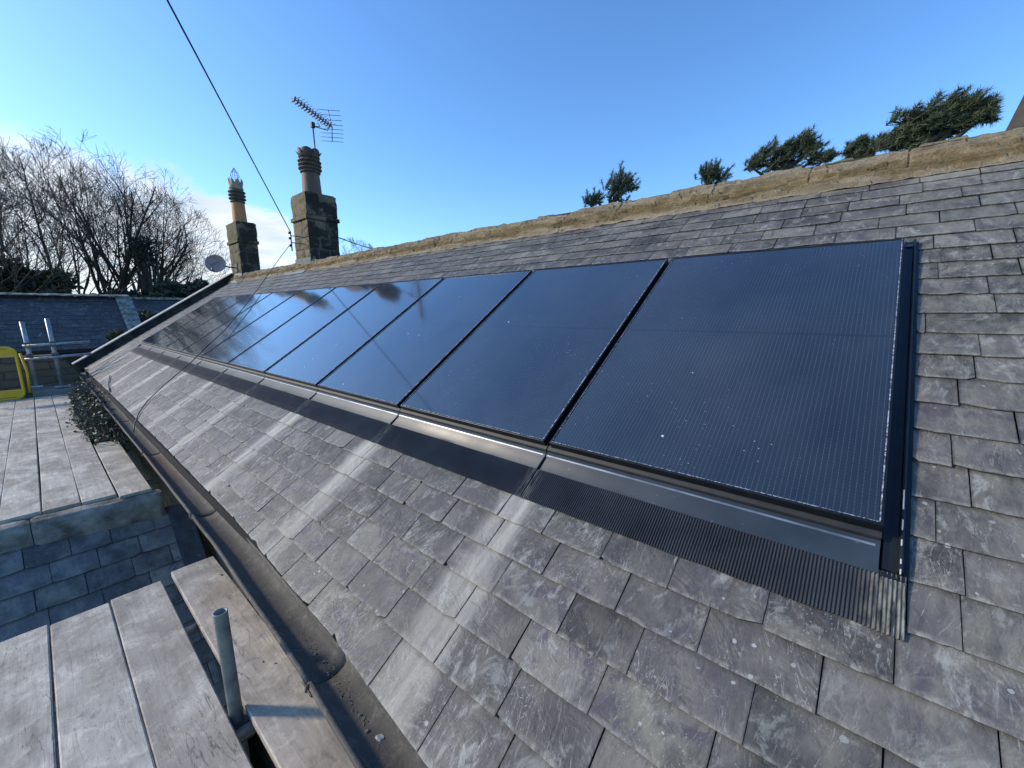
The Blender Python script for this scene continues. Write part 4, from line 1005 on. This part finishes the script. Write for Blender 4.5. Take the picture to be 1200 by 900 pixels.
# ------------------------------------------------------------------ pines behind the ridge
def pine(D, blobs, label, seed, sweep=.5):
    """blobs: crown masses surveyed from the photo as (px, py, radius px)"""
    r = random.Random(seed); cs = [on_dist(x, y, D) for x, y, _ in blobs]; zmin = min(c.z for c in cs); c0 = sum(cs, Vector())/len(cs)
    for k in range(6):
        a = k*1.05+seed; rad = .25+.22*k; cs.append(Vector((c0.x+rad*math.cos(a)*1.2, c0.y+rad*math.sin(a)*1.2, zmin-.9-.42*k))); blobs = blobs+[(blobs[0][0], blobs[0][1], 11)]
    mid = c0; base = Vector((mid.x, mid.y, GROUND))
    root = thing('pine_tree', label, 'tree', base, group='pine trees behind the roof ridge'); mb, tb = MB(), MB()
    lat = Vector(((ray(blobs[0][0]+50, 364) - ray(blobs[0][0], 364)).x, (ray(blobs[0][0]+50, 364) - ray(blobs[0][0], 364)).y, 0)).normalized(); dep = Vector((-lat.y, lat.x, 0))
    wind = (lat*sweep + Vector((0, 0, .55)))
    top = Vector((mid.x, mid.y, mid.z)); tb.tube([base, base.lerp(top, .6), top], [.24, .18, .07], 8, False)
    for (x, y, rp_), c in zip(blobs, cs):
        depth = (c-CAM).dot(Vector((.747, .641, -.177))); R0 = rp_*depth/478.28
        hd = math.hypot(c.x-mid.x, c.y-mid.y); j0 = Vector((mid.x, mid.y, min(top.z-.1, c.z-.25-.45*hd))); tb.tube([j0, j0.lerp(c, .5)-Vector((0, 0, .08*hd)), c], [.10, .06, .03], 5, False)
        for s_ in range(int(14+rp_*1.1)):
            q = Vector((r.gauss(0, 1), r.gauss(0, 1), r.gauss(0, 1))).normalized()*R0*r.random()**.6
            s0 = c + lat*(q.x*1.15+q.z*.3*sweep) + dep*q.y + Vector((0, 0, q.z*.72)); d = (wind + q*.35/R0 + Vector((r.gauss(0, .2), r.gauss(0, .2), r.gauss(0, .2)))).normalized()
            L = R0*r.uniform(.5, 1.25); tb.tube([c.lerp(s0, .2), s0, s0+d*L], [.02, .015, .006], 3, False)
            for t_ in range(11):
                o = s0 + d*L*(t_/10) + Vector((r.gauss(0, .05), r.gauss(0, .05), r.gauss(0, .05)))*R0*.17*(1.15-t_/10)
                for n_ in range(7):
                    nd = (d*1.0 + Vector((r.gauss(0, .75), r.gauss(0, .75), r.gauss(0, .75)))).normalized(); w = nd.orthogonal().normalized()
                    w = (Matrix.Rotation(r.uniform(0, 6.3), 3, nd) @ w)*.010; ln = r.uniform(.09, .2)
                    mb.add([o-w, o+w, o+nd*ln], [(0, 1, 2)])
    mb.build('crown', M['needles'], root); tb.build('trunk', M['bark'], root)
pine(21, [(728, 214, 12), (735, 222, 10), (718, 222, 10), (722, 234, 12), (697, 234, 8), (692, 240, 8)], 'small separate pine top, leftmost above the ridge', 1, .2)
pine(23, [(832, 203, 10), (825, 208, 9), (843, 209, 9), (832, 216, 12)], 'smallest low pine top between the leftmost pine and the wide ones', 2, .1)
pine(18, [(893, 186, 13), (915, 178, 14), (935, 168, 12), (945, 178, 10), (905, 196, 14), (950, 188, 9), (880, 196, 10), (968, 186, 8), (920, 192, 14)], 'dark windswept pine right of the smallest one', 3, .7)
pine(17, [(995, 178, 8), (1006, 170, 7), (1018, 178, 8), (1030, 172, 9), (1003, 184, 9)], 'low sparse pine between the dark windswept pine and the largest', 4, .6)
pine(15, [(1060, 145, 16), (1078, 148, 18), (1100, 132, 17), (1118, 130, 16), (1140, 128, 14), (1092, 152, 18), (1050, 163, 15), (1120, 148, 15), (1148, 140, 11), (1040, 172, 13), (1072, 168, 14)], 'largest pine with a broad windswept crown, rightmost above the ridge', 5, .75)

# ------------------------------------------------------------------ ground
mb = MB(); mb.add([(-700, -700, 0), (700, -700, 0), (700, 700, 0), (-700, 700, 0)], [(0, 1, 2, 3)])
tag(mb.build('ground', M['ground'], None, (0, 0, GROUND)), 'rough ground around the house', 'ground', kind='structure')

# ------------------------------------------------------------------ small debris on the boards
for i, (px, py, s_, rz, lab) in enumerate([(233, 651, (.004, .017, .003), 1.0, 'thin dark twig at the far end of the brown board'), (259, 674, (.006, .013, .003), .4, 'dark bark chip beside the gutter on the brown board'),
        (308, 776, (.004, .005, .003), 0, 'tiny dark crumb on the brown board right of the tube'), (322, 778, (.006, .004, .003), 0, 'pale crumb on the brown board close to the gutter')]):
    q = on_z(px, py, DZ+.001); chip('bark_chip' if i < 2 else 'dirt_crumb', (q.x, q.y, DZ+.0015), s_, (0, 0, rz), lab, 'bark' if i != 3 else 'grit', 'debris')

# ------------------------------------------------------------------ sky, sun, camera
SUN_EL, SUN = 27, Vector((-.62, .785, 0)).normalized()
sdir = Vector((SUN.x*math.cos(R_(SUN_EL)), SUN.y*math.cos(R_(SUN_EL)), math.sin(R_(SUN_EL))))
w = bpy.data.worlds.new('World'); scene.world = w; w.use_nodes = True; t = w.node_tree; t.nodes.clear()
wo = t.nodes.new('ShaderNodeOutputWorld'); bg = t.nodes.new('ShaderNodeBackground'); t.links.new(bg.outputs[0], wo.inputs[0])
sky = t.nodes.new('ShaderNodeTexSky'); sky.sky_type = 'NISHITA'; sky.sun_disc = False
sky.sun_elevation = R_(SUN_EL); sky.sun_rotation = math.atan2(SUN.x, SUN.y); sky.air_density = 1.0; sky.dust_density = .6; sky.ozone_density = 2.0; sky.altitude = 0
bg.inputs[1].default_value = .15
class W(N):
    def __init__(s): s.t = t; s.co = t.nodes.new('ShaderNodeTexCoord').outputs['Generated']
ww = W(); x, y, z = ww.sep()
zz = ww.math('ADD', ww.math('MAXIMUM', z, 0.), .10)
cv = ww.comb(ww.math('DIVIDE', x, zz), ww.math('DIVIDE', y, zz), 0.)
cn = ww.noise(1.1, 8, .58, ww.map((1.0, .55, 1), src=cv), .5)
az = ww.math('ADD', ww.math('MULTIPLY', x, -.10), ww.math('MULTIPLY', y, .995))
mask = ww.math('MULTIPLY', ww.rng(az, .78, .93, 0, 1, True), ww.rng(z, .38, .17, 0, 1, True))
cl = ww.rng(ww.math('ADD', cn, ww.math('MULTIPLY', ww.math('SUBTRACT', mask, 1.), .5)), .27, .43, 0, 1, True)
cl = ww.math('MULTIPLY', cl, ww.rng(z, .34, .24))
cc = ww.mix(ww.rng(ww.noise(2.3, 5, .5, cv), .35, .65), (5.0, 5.5, 6.1), (7.2, 7.2, 7.2))
hs = t.nodes.new('ShaderNodeHueSaturation'); hs.inputs['Saturation'].default_value = 1.12; t.links.new(sky.outputs[0], hs.inputs['Color'])
skyc = ww.mix(1.0, hs.outputs[0], (1.16, 1.50, 1.84), 'MULTIPLY')
colr = ww.mix(ww.math('MULTIPLY', cl, .88), skyc, cc)
t.links.new(colr, bg.inputs[0])
sl_ = bpy.data.lights.new('sun', 'SUN'); sl_.energy = 3.5; sl_.angle = R_(4.5); sl_.color = (1, .86, .68)
so = bpy.data.objects.new('sun', sl_); col.objects.link(so); so.rotation_euler = (-sdir).to_track_quat('-Z', 'Y').to_euler(); so.location = (-5, 5, 20)

cam = bpy.data.cameras.new('camera'); co = bpy.data.objects.new('camera', cam); col.objects.link(co); scene.camera = co
cam.sensor_width = 36; cam.lens = 478.28/1200*36; cam.clip_start = .02; cam.clip_end = 3000
rx = Vector((0.6500, -0.7600, -0.006)); rz = Vector((0.7466, 0.6411, -0.177)).normalized(); rx = (rx - rz*rx.dot(rz)).normalized(); ry = rz.cross(rx)
co.matrix_world = Matrix(((rx.x, -ry.x, -rz.x, CAM.x), (rx.y, -ry.y, -rz.y, CAM.y), (rx.z, -ry.z, -rz.z, CAM.z), (0, 0, 0, 1)))
scene.render.resolution_x = 1024; scene.render.resolution_y = 768
scene.view_settings.view_transform = 'Standard'; scene.view_settings.look = 'None'; scene.view_settings.exposure = 0
scene.render.engine = 'CYCLES'; scene.cycles.max_bounces = 8
